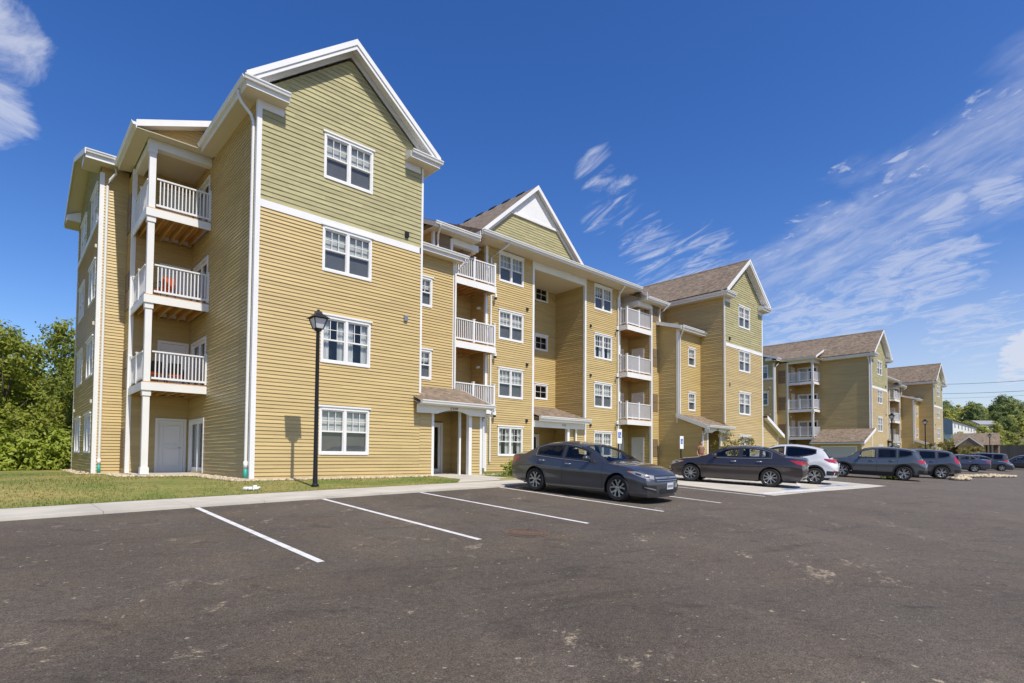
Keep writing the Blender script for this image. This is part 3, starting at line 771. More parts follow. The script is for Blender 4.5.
# --- left end block, front return wall, end gable
def end_block(mir):
    root = B1; XE, YW = 2.6, 26.4
    wall(root, (XE, YW), (3.5, YW), F1, 11.15, mir=mir)
    ops = []
    for k in range(4):
        for u in (5.45, 2.75): pass
        z0 = .0+k*FL
        for (ya, yb) in ((27.05, 29.2), (30.9, 33.1)):
            ops.append((34.4-yb, 34.4-ya, z0, z0+1.55, 'dh2', 'none' if (k+int(ya)) % 3 else 'blind_half'))
    wall(root, (XE, 34.4), (XE, YW), F1, 9.05, [o for o in ops if o[3] < 9], mir=mir)
    prof = lambda z: (0, 8.0) if z < 11.35 else ((z-11.32)/.31, 8-(z-11.32)/.31)
    wall(root, (XE, 34.4), (XE, YW), 9.25, 12.5, [o for o in ops if o[2] > 9], 'shake', prof, mir=mir)
    box_part(root, 'trim_band', 'white', (XE-.036, XE, YW+.12, 34.3, 9.05, 9.25), mir=mir)
    corner_trim(root, XE, YW, F1, 10.9, 1, 1, mir=mir); corner_trim(root, XE, 34.4, F1, 10.9, 1, -1, mir=mir)
    EV = .26; zr = lambda y: 12.83-.31*abs(y-30.4)
    b = MB(); xa, xb_ = 2.05, 8.5
    fx = (lambda x: mir-x) if mir else (lambda x: x)
    for ye in (25.9, 34.9):
        b.face([(fx(xa), ye, zr(ye)), (fx(xb_), ye, zr(ye)), (fx(xb_), 30.4, zr(30.4)), (fx(xa), 30.4, zr(30.4))], 0)
        b.face([(fx(xa), ye, zr(ye)-.15), (fx(xb_), ye, zr(ye)-.15), (fx(xb_), 30.4, zr(30.4)-.15), (fx(xa), 30.4, zr(30.4)-.15)], 1)
    rf = b.build('roof', ['shingle', 'soffit'], root)
    b = MB()
    for ye in (25.75, 35.05):
        b.prism([(30.4, 12.85), (ye, zr(ye)+.02), (ye, zr(ye)-.2), (30.4, 12.63)], 'x', *sorted((fx(xa-.03), fx(xa))))
    b.build('rake_board', 'white', rf)
    for y0, y1, yo, n in ((25.9, 26.4, 25.9, -1), (34.4, 34.9, 34.9, 1)):
        b = MB(); x0, x1 = sorted((fx(xa), fx(3.1 if n < 0 else 8)))
        b.box(x0, x1, y0, y1, 10.86+EV, 10.885+EV, 1)
        b.box(x0, x1, min(yo, yo+n*.03), max(yo, yo+n*.03), 10.84+EV, 11.13+EV, 0)
        gutter(b, (x0, yo+n*.03, 11.02+EV), (x1, yo+n*.03, 11.02+EV), (0, n))
        # cornice return on the end wall
        xr = sorted((fx(xa), fx(XE+.02)))
        yr0, yr1 = (y1, y1+.75) if n < 0 else (y0-.75, y0)
        b.box(xr[0], xr[1], yr0, yr1, 10.86+EV, 10.885+EV, 1)
        b.prism([(fx(xa), 10.89+EV), (fx(XE), 10.89+EV), (fx(XE), 11.40+EV), (fx(xa), 11.12+EV)], 'y', yr0, yr1)
        b.build('eave', ['white', 'soffit'], root, recalc=True)
    downspout(root, [(3.02, 26.0, 11.02), (3.02, 26.05, 10.85), (2.86, 26.2, 10.6), (2.80, 26.32, 10.4), (2.80, 26.32, -.22)], mir=mir)
    for k in range(3):
        for yv in (26.8, 33.5): box_part(root, 'vent', 'soffit', (XE-.09, XE-.02, yv, yv+.12, 1.95+k*FL, 2.08+k*FL), mir=mir)
    # rear wall
    b = None
    wall(root, (XE+21.1, 34.4), (XE, 34.4), F1, 10.9, mir=mir)
end_block(None); end_block(XM)
# blank wall behind the right corner
wall(B1, (3.5, 26.4), (3.5, 25.24), F1, 10.9, mir=XM); wall(B1, (3.5, 25.24), (5.55, 25.24), F1, 10.9, mir=XM)

# --- stair bay with entrance canopy, grille wall, balconies: both sides mirrored
def stair_bay(mir):
    root = B1; XA, XB, YB, YA = 11.54, 14.45, 19.35, 20.85
    fx = (lambda x: mir-x) if mir else (lambda x: x)
    ops = [(.76, 1.68, 3.17+k*FL, 4.42+k*FL, 'dh1', 'blind_half') for k in range(2)]
    ops.append((1.36, 2.30, -.75, 1.40, 'patio'))
    wall(root, (XA, YB), (XB, YB), F1, 8.50, ops, mir=mir)
    wall(root, (XB, YB), (XB, YA), F1, 9.0, mir=mir)
    corner_trim(root, XB, YB, 2.3, 8.50, -1, 1, .14, mir=mir)
    # shed roof
    zs = lambda y: 8.68+.30*(y-18.95)
    b = MB(); x0, x1 = sorted((fx(XA), fx(14.80)))
    b.face([(x0, 18.95, zs(18.95)), (x1, 18.95, zs(18.95)), (x1, YA, zs(YA)), (x0, YA, zs(YA))], 0)
    b.face([(x0, 18.95, zs(18.95)-.16), (x1, 18.95, zs(18.95)-.16), (x1, YA, zs(YA)-.16), (x0, YA, zs(YA)-.16)], 1)
    rf = b.build('roof', ['shingle', 'white'], root)
    b = MB(); b.prism([(18.93, zs(18.93)+.02), (YA, zs(YA)+.02), (YA, zs(YA)-.22), (18.93, zs(18.93)-.22)], 'x', *sorted((fx(14.80), fx(14.835)))); b.build('rake_board', 'white', rf)
    b = MB(); b.box(x0, x1, 18.95, YB, 8.44, 8.47); b.build('soffit', 'soffit', root)
    b = MB(); b.box(x0, x1, 18.92, 18.95, 8.43, 8.68); gutter(b, (x0, 18.92, 8.57), (x1, 18.92, 8.57), (0, -1)); b.build('gutter', 'white', root, recalc=True)
    downspout(root, [(14.62, 18.86, 8.55), (14.62, 18.88, 8.42), (14.5, 19.05, 8.2), (14.40, 19.26, 7.95), (14.40, 19.26, 2.9)], mir=mir, foot=False)
    # grille wall
    wall(root, (XB, YA), (15.36, YA), F1, 10.2, mir=mir)
    for k in range(4):
        z = .05+k*FL
        box_part(root, 'air_grille', 'grille', (14.62, 15.2, YA-.045, YA-.018, z, z+.58), (14.62, 15.2, YA-.045, YA-.018, z+.61, z+1.18), mir=mir)
    corner_trim(root, 15.36, YA, F1, 10.2, -1, 1, .11, mir=mir)
    # balcony bay
    YK = 22.7
    wall(root, (15.36, YA), (15.36, YK), F1, 10.80, [(.55, 1.55, F1+.03+k*FL, 1.36+k*FL, 'door') for k in range(4)], mir=mir)
    pd = [(.12, 1.55, F1+.03+k*FL, 1.34+k*FL, 'patio') for k in range(4)] if not mir else [(.6, 2.3, F1+.03+k*FL, 1.34+k*FL, 'patio') for k in range(4)]
    wall(root, (15.36, YK), (18.0, YK), F1, 10.80, pd, mir=mir)
    wall(root, (18.0, YK), (18.0, 21.5), F1, 10.80, mir=mir)
    for k in range(1, 4):
        z = 2.42+(k-1)*3.05
        b = MB(); x0, x1 = sorted((fx(15.40), fx(18.12)))
        b.box(x0, x1, YA-.04, YA, z-.34, z-.03)
        xs = sorted((fx(18.08), fx(18.12))); b.box(xs[0], xs[1], YA, 21.46, z-.34, z-.03)
        d = b.build('balcony_deck', 'white', root)
        b = MB(); q0, q1 = sorted((fx(15.40), fx(18.08))); b.box(q0, q1, YA, 21.46, z-.03, z)
        q0, q1 = sorted((fx(15.40), fx(17.98))); b.box(q0, q1, 21.462, YK-.02, z-.03, z)
        for j in range(8): x = fx(15.55+j*.33); b.box(x-.02, x+.02, YA+.01, YK-.03 if j < 7 else 21.4, z-.27, z-.032)
        b.build('joist', 'wood', d)
        b = MB(); rail(b, (fx(15.42), YA+.05), (fx(18.06), YA+.05), z+.02, (False, True), mid=1); rail(b, (fx(18.06), YA+.05), (fx(18.06), 21.4), z+.02, (False, True))
        b.build('railing', 'vinyl', d)
    for k in range(4):
        b = MB(); z = 1.45+k*FL; x = fx(17.92); b.box(x-.06, x+.06, 21.9, 22.0, z, z+.12); b.lathe([(0, .0), (.04, -.01), (.036, -.10), (0, -.11)], (x-(.1 if not mir else -.1), 21.95, z+.08), 10); b.build('wall_lamp', 'white_pipe', root)
    b = MB(); b.box(*sorted((fx(16.66), fx(18.0))), 20.56, YK, 10.79, 10.81); b.build('ceiling', 'soffit', root)
    b = MB(); x0, x1 = sorted((fx(15.36), fx(16.95)))
    b.box(x0, x1, YA-.02, YA+.24, 9.97, 10.27)
    xs = sorted((fx(16.72), fx(16.95))); b.box(xs[0], xs[1], YA+.24, YK-.01, 9.93, 10.26)
    b.build('beam', 'white', root)
    # lower eave in front of grille wall and balcony
    b = MB(); x0, x1 = sorted((fx(XB-.45), fx(16.62)))
    b.box(x0, x1, 20.35, YK, 10.275, 10.30); so = b.build('soffit', 'soffit', root)
    b = MB(); b.box(x0, x1, 20.32, 20.35, 10.28, 10.50); gutter(b, (x0, 20.32, 10.39), (x1, 20.32, 10.39), (0, -1))
    xs = sorted((fx(16.62), fx(16.65))); b.box(xs[0], xs[1], 20.30, YK, 10.28, 10.80)
    b.build('gutter', 'white', root, recalc=True)
    downspout(root, [(14.25, 20.22, 10.4), (14.25, 20.25, 10.27), (14.32, 20.5, 10.05), (14.5, 20.78, 9.8), (14.5, 20.78, 9.15)], mir=mir, foot=False)
    zr = lambda y: 10.52+.42*(y-20.35)
    YS = 22.2
    wall(root, (XA, YS), (14.28, YS), 9.0, 10.95, mir=mir); wall(root, (14.28, YS), (14.28, YA), 9.0, 10.72, mir=mir)
    corner_trim(root, 14.28, YA, 9.1, 10.28, 1, 1, .1, mir=mir)
    b = MB(); x0, x1 = sorted((fx(XA), fx(14.0))); b.box(x0, x1, 21.75, YS, 10.88, 10.90); b.build('soffit', 'soffit', root)
    b = MB(); b.box(x0, x1, 21.72, 21.75, 10.87, 11.09); gutter(b, (x0, 21.72, 10.98), (x1, 21.72, 10.98), (0, -1)); b.build('gutter', 'white', root, recalc=True)
    b = MB(); b.face([(x0, YA, zs(YA)), (x1, YA, zs(YA)), (x1, YS, zs(YS)), (x0, YS, zs(YS))]); b.build('roof', 'shingle', root)
    b = MB(); b.face([(x0, 21.75, zr(21.75)), (x1, 21.75, zr(21.75)), (x1, 27.4, zr(27.4)), (x0, 27.4, zr(27.4))]); b.cur = 1; b.prism([(20.35, 10.28), (21.75, 10.9), (21.75, 11.1), (20.35, 10.51)], 'x', *sorted((fx(14.0), fx(14.03)))); b.cur = 0
    b.build('roof', ['shingle', 'white'], root)
    b = MB(); x0, x1 = sorted((fx(14.0), fx(17.1)))
    b.face([(x0, 20.35, zr(20.35)), (x1, 20.35, zr(20.35)), (x1, 27.4, zr(27.4)), (x0, 27.4, zr(27.4))]); b.face([(x0, 27.4, zr(27.4)), (x1, 27.4, zr(27.4)), (x1, 34.9, 11.05), (x0, 34.9, 11.05)])
    b.build('roof', 'shingle', root)
    # vestibule: front wall, column, pier, arched header, shed roof
    YV = 17.6
    b = MB()
    wall(root, (XA, YV), (12.08, YV), F1, 1.95, mir=mir)
    wall(root, (14.02, YV), (14.55, YV), F1, 1.95, mir=mir)
    box_part(root, 'column', 'white', (12.08, 12.19, YV-.03, YV+.08, F1, 1.9), mir=mir)
    box_part(root, 'column', 'white', (13.87, 14.02, YV-.05, YV+.12, F1, 1.75), mir=mir)
    box_part(root, 'column', 'white', (13.62, 13.70, 17.85, 17.95, F1, 1.9), mir=mir)
    box_part(root, 'corner_trim', 'white', (14.46, 14.58, YV-.034, YV, F1, 1.7), mir=mir)
    zc = lambda y: 2.03+.385*(y-17.1)
    prof = lambda z: (0, 3.25) if z < 2.0 else (max(0, (3.25-(20.85-(17.1+(z-2.1)/.385)))) if False else 0, 3.25-max(0, 17.1+(z-1.86)/.385-17.6))
    # wall side closing the vestibule (plane of the stair bay side)
    if mir:
        fr0, fr1 = (14.55, YV), (14.55, 19.35)
        wall(root, fr0, fr1, F1, 2.75, (), 'siding', lambda z: (0 if z < 2.05 else min(1.74, (z-2.05)/.385), 1.75), mir=mir)
    else:
        wall(root, (14.55, YV), (14.55, 19.35), F1, 2.75, (), 'siding', lambda z: (0 if z < 2.05 else min(1.74, (z-2.05)/.385), 1.75))
    wall(root, (14.30, 19.35), (14.30, 17.75), F1, 1.9, mir=mir)
    b = MB(); n = 14; xa, xb_ = 12.19, 13.78
    P = [(11.3, 1.92), (11.3, 1.60), (xa, 1.60)]+[(xa+(xb_-xa)*k/n, 1.60+.17*math.sin(PI*k/n)) for k in range(1, n)]+[(xb_, 1.60), (14.62, 1.60), (14.62, 1.92)]
    P = [(fx(x), z) for x, z in P]
    b.prism(P, 'y', 17.36, 17.42); b.build('header', 'white', root, recalc=True)
    # house number on the header: small dark figures
    b = MB(); xm = fx(13.0)
    for k, segs in enumerate(((1, 1, 0, 1), (1, 0, 1, 1), (0, 1, 1, 1), (1, 1, 0, 1))):
        x = xm-.19+k*.1
        for j, on in enumerate(segs):
            if on:
                if j % 2: b.box(x, x+.06, 17.352, 17.36, 1.80+.025*(j-1), 1.815+.025*(j-1))
                else: b.box(x+.05*(j//2), x+.018+.05*(j//2), 17.352, 17.36, 1.79, 1.87)
    b.build('house_number', 'black', root)
    b = MB(); x0, x1 = sorted((fx(11.25), fx(14.80)))
    b.face([(x0, 17.1, zc(17.1)), (x1, 17.1, zc(17.1)), (x1, 19.33, zc(19.33)), (x0, 19.33, zc(19.33))], 0)
    b.face([(x0, 17.1, zc(17.1)-.14), (x1, 17.1, zc(17.1)-.14), (x1, 19.33, zc(19.33)-.14), (x0, 19.33, zc(19.33)-.14)], 1)
    cr = b.build('canopy_roof', ['shingle', 'white'], root)
    b = MB(); b.prism([(17.08, zc(17.08)+.02), (19.33, zc(19.33)+.02), (19.33, zc(19.33)-.24), (17.08, zc(17.08)-.24)], 'x', *sorted((fx(14.80), fx(14.83)))); b.build('rake_board', 'white', cr)
    b = MB(); b.box(x0, x1, 17.07, 17.1, 1.88, 2.02); gutter(b, (x0, 17.07, 1.93), (x1, 17.07, 1.93), (0, -1)); b.build('gutter', 'white', cr, recalc=True)
    box_part(root, 'soffit', 'soffit', (11.28, 14.78, 17.1, 17.36, 1.90, 1.92), (12.1, 14.0, 17.42, 19.3, 1.86, 1.88), mir=mir)
    downspout(root, [(14.70, 17.04, 1.9), (14.70, 17.1, 1.7), (14.62, 17.5, 1.5), (14.62, 17.54, 1.4), (14.62, 17.54, -.5)], mir=mir, foot=False)
stair_bay(None); stair_bay(XM)

# --- centre block with recess, cross gable
def centre():
    root = B1; XA, XB, Y = 18.0, 29.36, 21.5; RA, RB, YR = 21.45, 25.85, 23.9
    for (a, c, w0) in ((XA, RA, 18.88), (RB, XB, 26.74)):
        modes = ['curtain', 'blind', 'blind_half', 'full'] if a == XA else ['full', 'blind', 'curtain', 'blind_half']
        wall(root, (a, Y), (c, Y), F1, 10.82, [(w0-a, w0-a+1.76, .0+k*FL, 1.55+k*FL, 'dh2', modes[k]) for k in range(4)])
    corner_trim(root, RA, Y, F1, 10.4, -1, 1); corner_trim(root, RB, Y, F1, 10.4, 1, 1)
    corner_trim(root, XA, Y, F1, 10.8, 1, 1); corner_trim(root, XB, Y, F1, 10.8, -1, 1)
    wall(root, (RA, YR), (RB, YR), F1, 10.4, [(2.50, 3.64, 3.52+k*FL, 4.48+k*FL, 'fix') for k in range(3)]+[(1.2, 2.9, F1+.03, 1.38, 'patio')])
    wall(root, (RA, Y), (RA, YR), F1, 10.4); wall(root, (RB, YR), (RB, Y), F1, 10.4)
    b = MB(); b.box(RA-.11, RB+.11, Y-.036, Y, 10.40, 10.82); b.build('lintel', 'white', root)
    box_part(root, 'ceiling', 'soffit', (RA, RB, Y, YR, 10.38, 10.40))
    # eave
    b = MB(); x0, x1 = 16.95, 30.41
    b.box(x0, x1, 20.55, Y, 10.82, 10.85)
    for x in (18.6, 20.5, 22.2, 24.6, 26.6, 28.9): b.lathe([(0, 0), (.07, 0), (.09, -.004), (.095, .0)], (x, 21.0, 10.815), 12)
    b.build('soffit', 'soffit', root)
    b = MB(); b.box(x0, x1, 20.52, 20.55, 10.83, 11.03); gutter(b, (x0, 20.52, 10.93), (x1, 20.52, 10.93), (0, -1))
    for x in (x0, x1-.03): b.box(x, x+.03, 20.55, 21.5, 10.80, 11.05)
    b.build('gutter', 'white', root, recalc=True)
    zr = lambda y: 11.03+.42*(y-20.55)
    b = MB(); b.face([(x0, 20.55, zr(20.55)), (x1, 20.55, zr(20.55)), (x1, 27.6, zr(27.6)), (x0, 27.6, zr(27.6))])
    b.face([(x0, 27.6, zr(27.6)), (x1, 27.6, zr(27.6)), (x1, 34.9, 11.05), (x0, 34.9, 11.05)])
    for x in (x0, x1): b.face([(x, 20.6, zr(20.6)), (x, 27.6, zr(27.6)), (x, 27.6, 13.3), (x, 20.6, 10.4)])
    b.build('roof', 'shingle', root)
    # cross gable
    XC, YG, ZP = 23.68, 23.7, 16.52; sl = .90
    zg_ = lambda x: ZP-sl*abs(x-XC)
    wall(root, (XC-4.6, YG), (XC+4.6, YG), 12.0, 14.3, (), 'shake', lambda z: (4.6-min(4.6, (ZP-.3-z)/sl), 4.6+min(4.6, (ZP-.3-z)/sl)))
    b = MB(); b.prism([(XC-2.12, 14.42), (XC+2.12, 14.42), (XC, 16.30)], 'y', YG-.03, YG+.04); b.build('gable_panel', 'white', root)
    b = MB(); b.box(XC-2.3, XC+2.3, YG-.11, YG+.0, 14.28, 14.42); b.build('trim_band', 'white', root)
    b = MB(); yf, yb = 23.4, 33.5
    for s in (-1, 1):
        xe = XC+s*5.0
        b.face([(XC, yf, ZP), (xe, yf, zg_(xe)), (xe, yb, zg_(xe)), (XC, yb, ZP)], 0)
        b.face([(XC, yf, ZP-.15), (xe, yf, zg_(xe)-.15), (xe, yb, zg_(xe)-.15), (XC, yb, ZP-.15)], 1)
    rf = b.build('roof', ['shingle', 'white'], root)
    for k in range(6): y = 24.6+k*1.35; b = MB(); b.prism([(XC-.2, ZP-.12), (XC, ZP+.09), (XC+.2, ZP-.12)], 'y', y, y+.62); b.build('ridge_vent', 'plastic', rf)
    b = MB()
    for s in (-1, 1):
        xe = XC+s*4.85
        b.prism([(XC, ZP+.02), (xe, zg_(xe)+.02), (xe, zg_(xe)-.25), (XC, ZP-.25)], 'y', yf-.035, yf)
        b.prism([(XC, ZP-.20), (xe, zg_(xe)-.20), (xe, zg_(xe)-.48), (XC, ZP-.48)], 'y', YG-.055, YG-.031)
    b.build('rake_board', 'white', rf)
    # canopy over the middle entrance
    zc = lambda y: 2.20+.31*(y-21.05)
    b = MB(); x0, x1 = RA+.03, RB-.03
    b.face([(x0, 21.05, zc(21.05)), (x1, 21.05, zc(21.05)), (x1, YR, zc(YR)), (x0, YR, zc(YR))], 0)
    b.face([(x0, 21.05, zc(21.05)-.13), (x1, 21.05, zc(21.05)-.13), (x1, YR, zc(YR)-.13), (x0, YR, zc(YR)-.13)], 1)
    cr = b.build('canopy_roof', ['shingle', 'white'], root)
    b = MB(); b.box(x0, x1, 21.02, 21.05, 1.95, 2.19); gutter(b, (x0, 21.02, 2.08), (x1, 21.02, 2.08), (0, -1)); b.build('gutter', 'white', cr, recalc=True)
    b = MB(); b.box(x0, x1, 21.40, 21.48, 1.62, 1.98); b.build('header', 'white', cr)
    b = MB()
    for k in range(3): b.box(23.75+k*.12, 23.82+k*.12, 21.392, 21.40, 1.75, 1.87)
    b.build('house_number', 'metal', cr)
    box_part(root, 'column', 'white', (24.2, 24.38, 21.4, 21.58, F1, 1.62), (24.95, 25.05, 21.42, 21.5, F1, 1.62))
    wall(root, (25.05, 21.52), (25.85, 21.52), F1, 1.62)
    wall(root, (24.3, 21.6), (25.84, 21.6), F1, 1.9)
    # small fittings
    for x in (18.5, 28.86):
        for k in range(3):
            z = 1.95+k*3.03
            b = MB(); b.box(x-.06, x+.06, Y-.10, Y-.02, z, z+.24); b.lathe([(.09, -.02), (.07, .0), (.07, .14), (.02, .2), (0, .2)], (x, Y-.2, z+.16), 12)
            b.lathe([(.0, -.12), (.06, -.12), (.075, -.02), (.09, -.02)], (x, Y-.2, z+.16), 12, mi=1)
            b.build('wall_lamp', ['white_pipe', 'plastic'], root)
    for x in (20.92, 26.35):
        for k in range(3): box_part(root, 'vent', 'plastic', (x-.07, x+.07, Y-.09, Y-.02, 1.85+k*3.05, 2.0+k*3.05))
    for mir in (None, XM):
        downspout(root, [(18.75, 20.5, 10.93), (18.72, 20.6, 10.75), (18.5, 21.1, 10.45), (18.28, 21.42, 10.2), (18.28, 21.42, -.3)], mir=mir, foot=False)
centre()
tag(B1, 'tan four-storey apartment building nearest the camera, white balconies and steep green shingled gables', 'building')
# the next building down the lot repeats the design
B2 = copy_tree(B1)
B2.location = ROOT+Vector((61.55, -.7, -.1))
tag(B2, 'second apartment building farther along the lot, with a garage roof at its near side', 'building')

# lean-to roofs at the gable sides
def lean_to(root, xw, xe, y0, y1, ztop, zlow, side, door=None):
    """xw: wall edge, xe: outer wall, roof slopes from xw to beyond xe"""
    OFF[root.name] = Vector(root.location)
    s = 1 if xe > xw else -1; xo = xe+s*.4
    sl = (zlow-ztop)/(xo-xw); zr = lambda x: ztop+sl*(x-xw)
    fr_pts = ((xw, y0), (xe, y0)) if s > 0 else ((xe, y0), (xw, y0))
    L_ = abs(xe-xw)
    pf = (lambda z: (0, max(.0, min(L_, (z-.2-ztop)/sl if z > zr(xe)-.2 else L_)))) if s > 0 else (lambda z: (L_-max(0, min(L_, (z+.2-ztop)/(-abs(sl)) if z > zr(xe)-.2 else L_)), L_))
    wall(root, fr_pts[0], fr_pts[1], F1, ztop-.25, (), 'siding', pf)
    b = MB(); ya = y0-.35
    b.face([(xw, ya, zr(xw)), (xo, ya, zr(xo)), (xo, y1, zr(xo)), (xw, y1, zr(xw))], 0)
    b.face([(xw, ya, zr(xw)-.15), (xo, ya, zr(xo)-.15), (xo, y1, zr(xo)-.15), (xw, y1, zr(xw)-.15)], 1)
    rf = b.build('garage_roof', ['shingle', 'white'], root)
    b = MB(); b.prism([(xw, zr(xw)+.02), (xo, zr(xo)+.02), (xo, zr(xo)-.24), (xw, zr(xw)-.24)], 'y', ya-.035, ya)
    b.prism([(xo+s*.0, zr(xo)-.2), (xo+s*.1, zr(xo)-.2), (xo+s*.12, zr(xo)-.06), (xo, zr(xo)-.06)], 'y', ya, y1)
    b.build('rake_board', 'white', rf, recalc=True)
    P = ((xe, y1), (xe, y0)) if s < 0 else ((xe, y0), (xe, y1))
    ops = [(d0, d1, F1+.02, 1.32, 'none') for d0, d1 in (door or [])]
    fr = wall(root, P[0], P[1], F1, zr(xe)-.2, ops)
    for d0, d1 in (door or []):
        b = MB(); b.fbox(fr, d0, d0+.12, -.05, .04, F1, 1.32); b.fbox(fr, d1-.12, d1, -.05, .04, F1, 1.32); b.fbox(fr, d0+.12, d1-.12, -.05, .04, 1.18, 1.32)
        n = 4; h = (1.17-F1)/n
        for k in range(n): b.fbox(fr, d0+.12, d1-.12, -.05, -.01, F1+k*h+.008, F1+(k+1)*h-.008, 1)
        b.fbox(fr, d0+.12, d1-.12, -.06, -.051, F1, 1.17, 1)
        b.build('garage_door', ['white', 'garage'], root)
    b = MB(); b.box(xe-.04, xe+.04, y0-.034, y0, F1, zr(xe)-.25); b.build('corner_trim', 'white', root)
lean_to(B1, 41.81, 44.55, 17.604, 21.0, 3.15, 1.82, 1)
lean_to(B2, 67.10, 63.45, 16.904, 21.6, 3.25, 1.72, -1, door=[(.9, 4.3)])
OFF[B2.name] = Vector(B2.location)

# ------------------------------------------------------------------ chairs on the balconies
def chair(loc, rz, label, seatmat, backmat):
    t = empty('patio_chair', loc, 0)
    x, y, z = loc
    b = MB(); b.box(x-.22, x+.22, y-.24, y+.22, z+.36, z+.43); b.build('seat', seatmat, t)
    b = MB(); b.hexa([(x-.22, y+.2, z+.43), (x+.22, y+.2, z+.43), (x+.22, y+.26, z+.43), (x-.22, y+.26, z+.43), (x-.2, y+.28, z+.80), (x+.2, y+.28, z+.80), (x+.2, y+.33, z+.80), (x-.2, y+.33, z+.80)]); b.build('backrest', backmat, t)
    for sx in (-.26, .26):
        b = MB(); b.tube([(x+sx, y-.22, z), (x+sx, y-.25, z+.58), (x+sx, y+.24, z+.60)], .016, 6); b.tube([(x+sx, y+.28, z), (x+sx, y+.24, z+.60)], .016, 6); b.build('leg', 'black', t)
    t.rotation_euler = (0, 0, rz)
    tag(t, label, 'chair')
chair((4.22, 23.3, 5.56), R(200), 'chair with an orange-red cushion on the third-floor corner balcony', 'orange', 'orange')
chair((4.72, 23.6, 2.51), R(165), 'dark patio chair on the second-floor corner balcony, nearer the wing wall', 'orange', 'black')
chair((4.0, 23.5, 2.51), R(195), 'dark patio chair on the second-floor corner balcony, beside the post', 'orange', 'black')

# ------------------------------------------------------------------ rock border and lawn extras
def rocks(pts, name, label=None, rmin=.03, rmax=.085, m='stone'):
    rnd = random.Random(3); b = MB()
    for x, y, z in pts:
        r = rnd.uniform(rmin, rmax); a = rnd.uniform(0, PI); sx, sy, sz = rnd.uniform(.7, 1.3), rnd.uniform(.7, 1.2), rnd.uniform(.5, .8)
        i = len(b.v)
        V = []
        for zz, rr, n in ((-.8, .55, 5), (0, 1, 6), (.75, .6, 5)):
            for k in range(6):
                t = 2*PI*k/6+zz; q = rr*rnd.uniform(.85, 1.1)
                px, py = q*math.cos(t)*sx, q*math.sin(t)*sy
                V.append((x+r*(px*math.cos(a)-py*math.sin(a)), y+r*(px*math.sin(a)+py*math.cos(a)), z+r*zz*sz+r*.25))
        b.v += V
        for l in (0, 6):
            for k in range(6): b.f.append((i+l+k, i+l+(k+1) % 6, i+l+6+(k+1) % 6, i+l+6+k)); b.m.append(0)
        b.f.append(tuple(i+12+k for k in range(6))); b.m.append(0)
    o = b.build(name, m, smooth=True); return o
rnd = random.Random(5); pts = []
def band(x0, y0, x1, y1, w, n):
    for _ in range(n):
        t = rnd.random(); d = rnd.random()*w
        L = math.hypot(x1-x0, y1-y0); nx, ny = (y1-y0)/L, -(x1-x0)/L
        x, y = x0+(x1-x0)*t+nx*d, y0+(y1-y0)*t+ny*d; pts.append((x, y, zlawn(x, y)+.005))
band(2.6, 26.4, 3.6, 26.4, .5, 90); band(3.5, 22.4, 5.5, 22.4, .55, 190); band(5.55, 22.4, 5.55, 17.6, .6, 420); band(2.6, 34.4, 2.6, 26.4, .45, 120); band(3.45, 26.3, 3.45, 22.4, .55, 250)
band(4.95, 17.6, 12.0, 17.6, .38, 620); band(14.6, 17.6, 16, 17.6, .5, 60)
tag(rocks(pts, 'river_rock_border', rmin=.03, rmax=.085), 'pale river rocks laid in a strip along the foot of the near building', 'rocks', kind='stuff')
pts = [(4.9+rnd.uniform(-.16, .2), 15.35+rnd.uniform(-.1, .12), zlawn(4.9, 15.4)+rnd.uniform(0, .05)) for _ in range(9)]
tag(rocks(pts, 'white_rock', rmin=.05, rmax=.11, m='white_pipe'), 'small heap of white rock on the grass left of the near lamp post', 'rocks')
# grass blades
rnd = random.Random(11); b = MB()
def blade(x, y, h):
    a = rnd.uniform(0, 2*PI); w = .008; z = zlawn(x, y)-.005
    lx, ly = math.cos(a)*h*.5, math.sin(a)*h*.5; px, py = -math.sin(a)*w, math.cos(a)*w
    i = len(b.v); b.v += [(x-px, y-py, z), (x+px, y+py, z), (x+lx, y+ly, z+h)]; b.f.append((i, i+1, i+2)); b.m.append(0)
def inb(x, y):
    if y > 17.15 and 5.4 < x: return False
    if y > 22.2 and x > 3.3: return False
    if y > 21.8 and x > 2.9: return False
    if x > 10.6 and x > 12-max(0, 15.6-y)*.9-.03: return False
    return True
for _ in range(36000):
    x = rnd.uniform(-3, 12.2); y = WALK+.02+rnd.random()**1.6*14
    if inb(x, y) and noise.noise(Vector((x*.42+5, y*.42, 1.3)))+rnd.uniform(-.35, .5) > .02: blade(x, y, rnd.uniform(.025, .065))
tag(b.build('lawn_grass', 'grassblade'), 'short patchy grass on the lawn in front of the near building', 'grass', kind='stuff')
b = MB()
for _ in range(5000):
    x = rnd.uniform(14.3, 22); y = rnd.uniform(14.2, 17.4); blade(x, y, rnd.uniform(.05, .14))
for _ in range(4000):
    x = rnd.uniform(25.7, 42); y = rnd.uniform(14.2, 17.4); blade(x, y, rnd.uniform(.05, .16))
tag(b.build('border_grass', 'grassblade'), 'taller grass in the beds behind the parked cars', 'grass', kind='stuff')

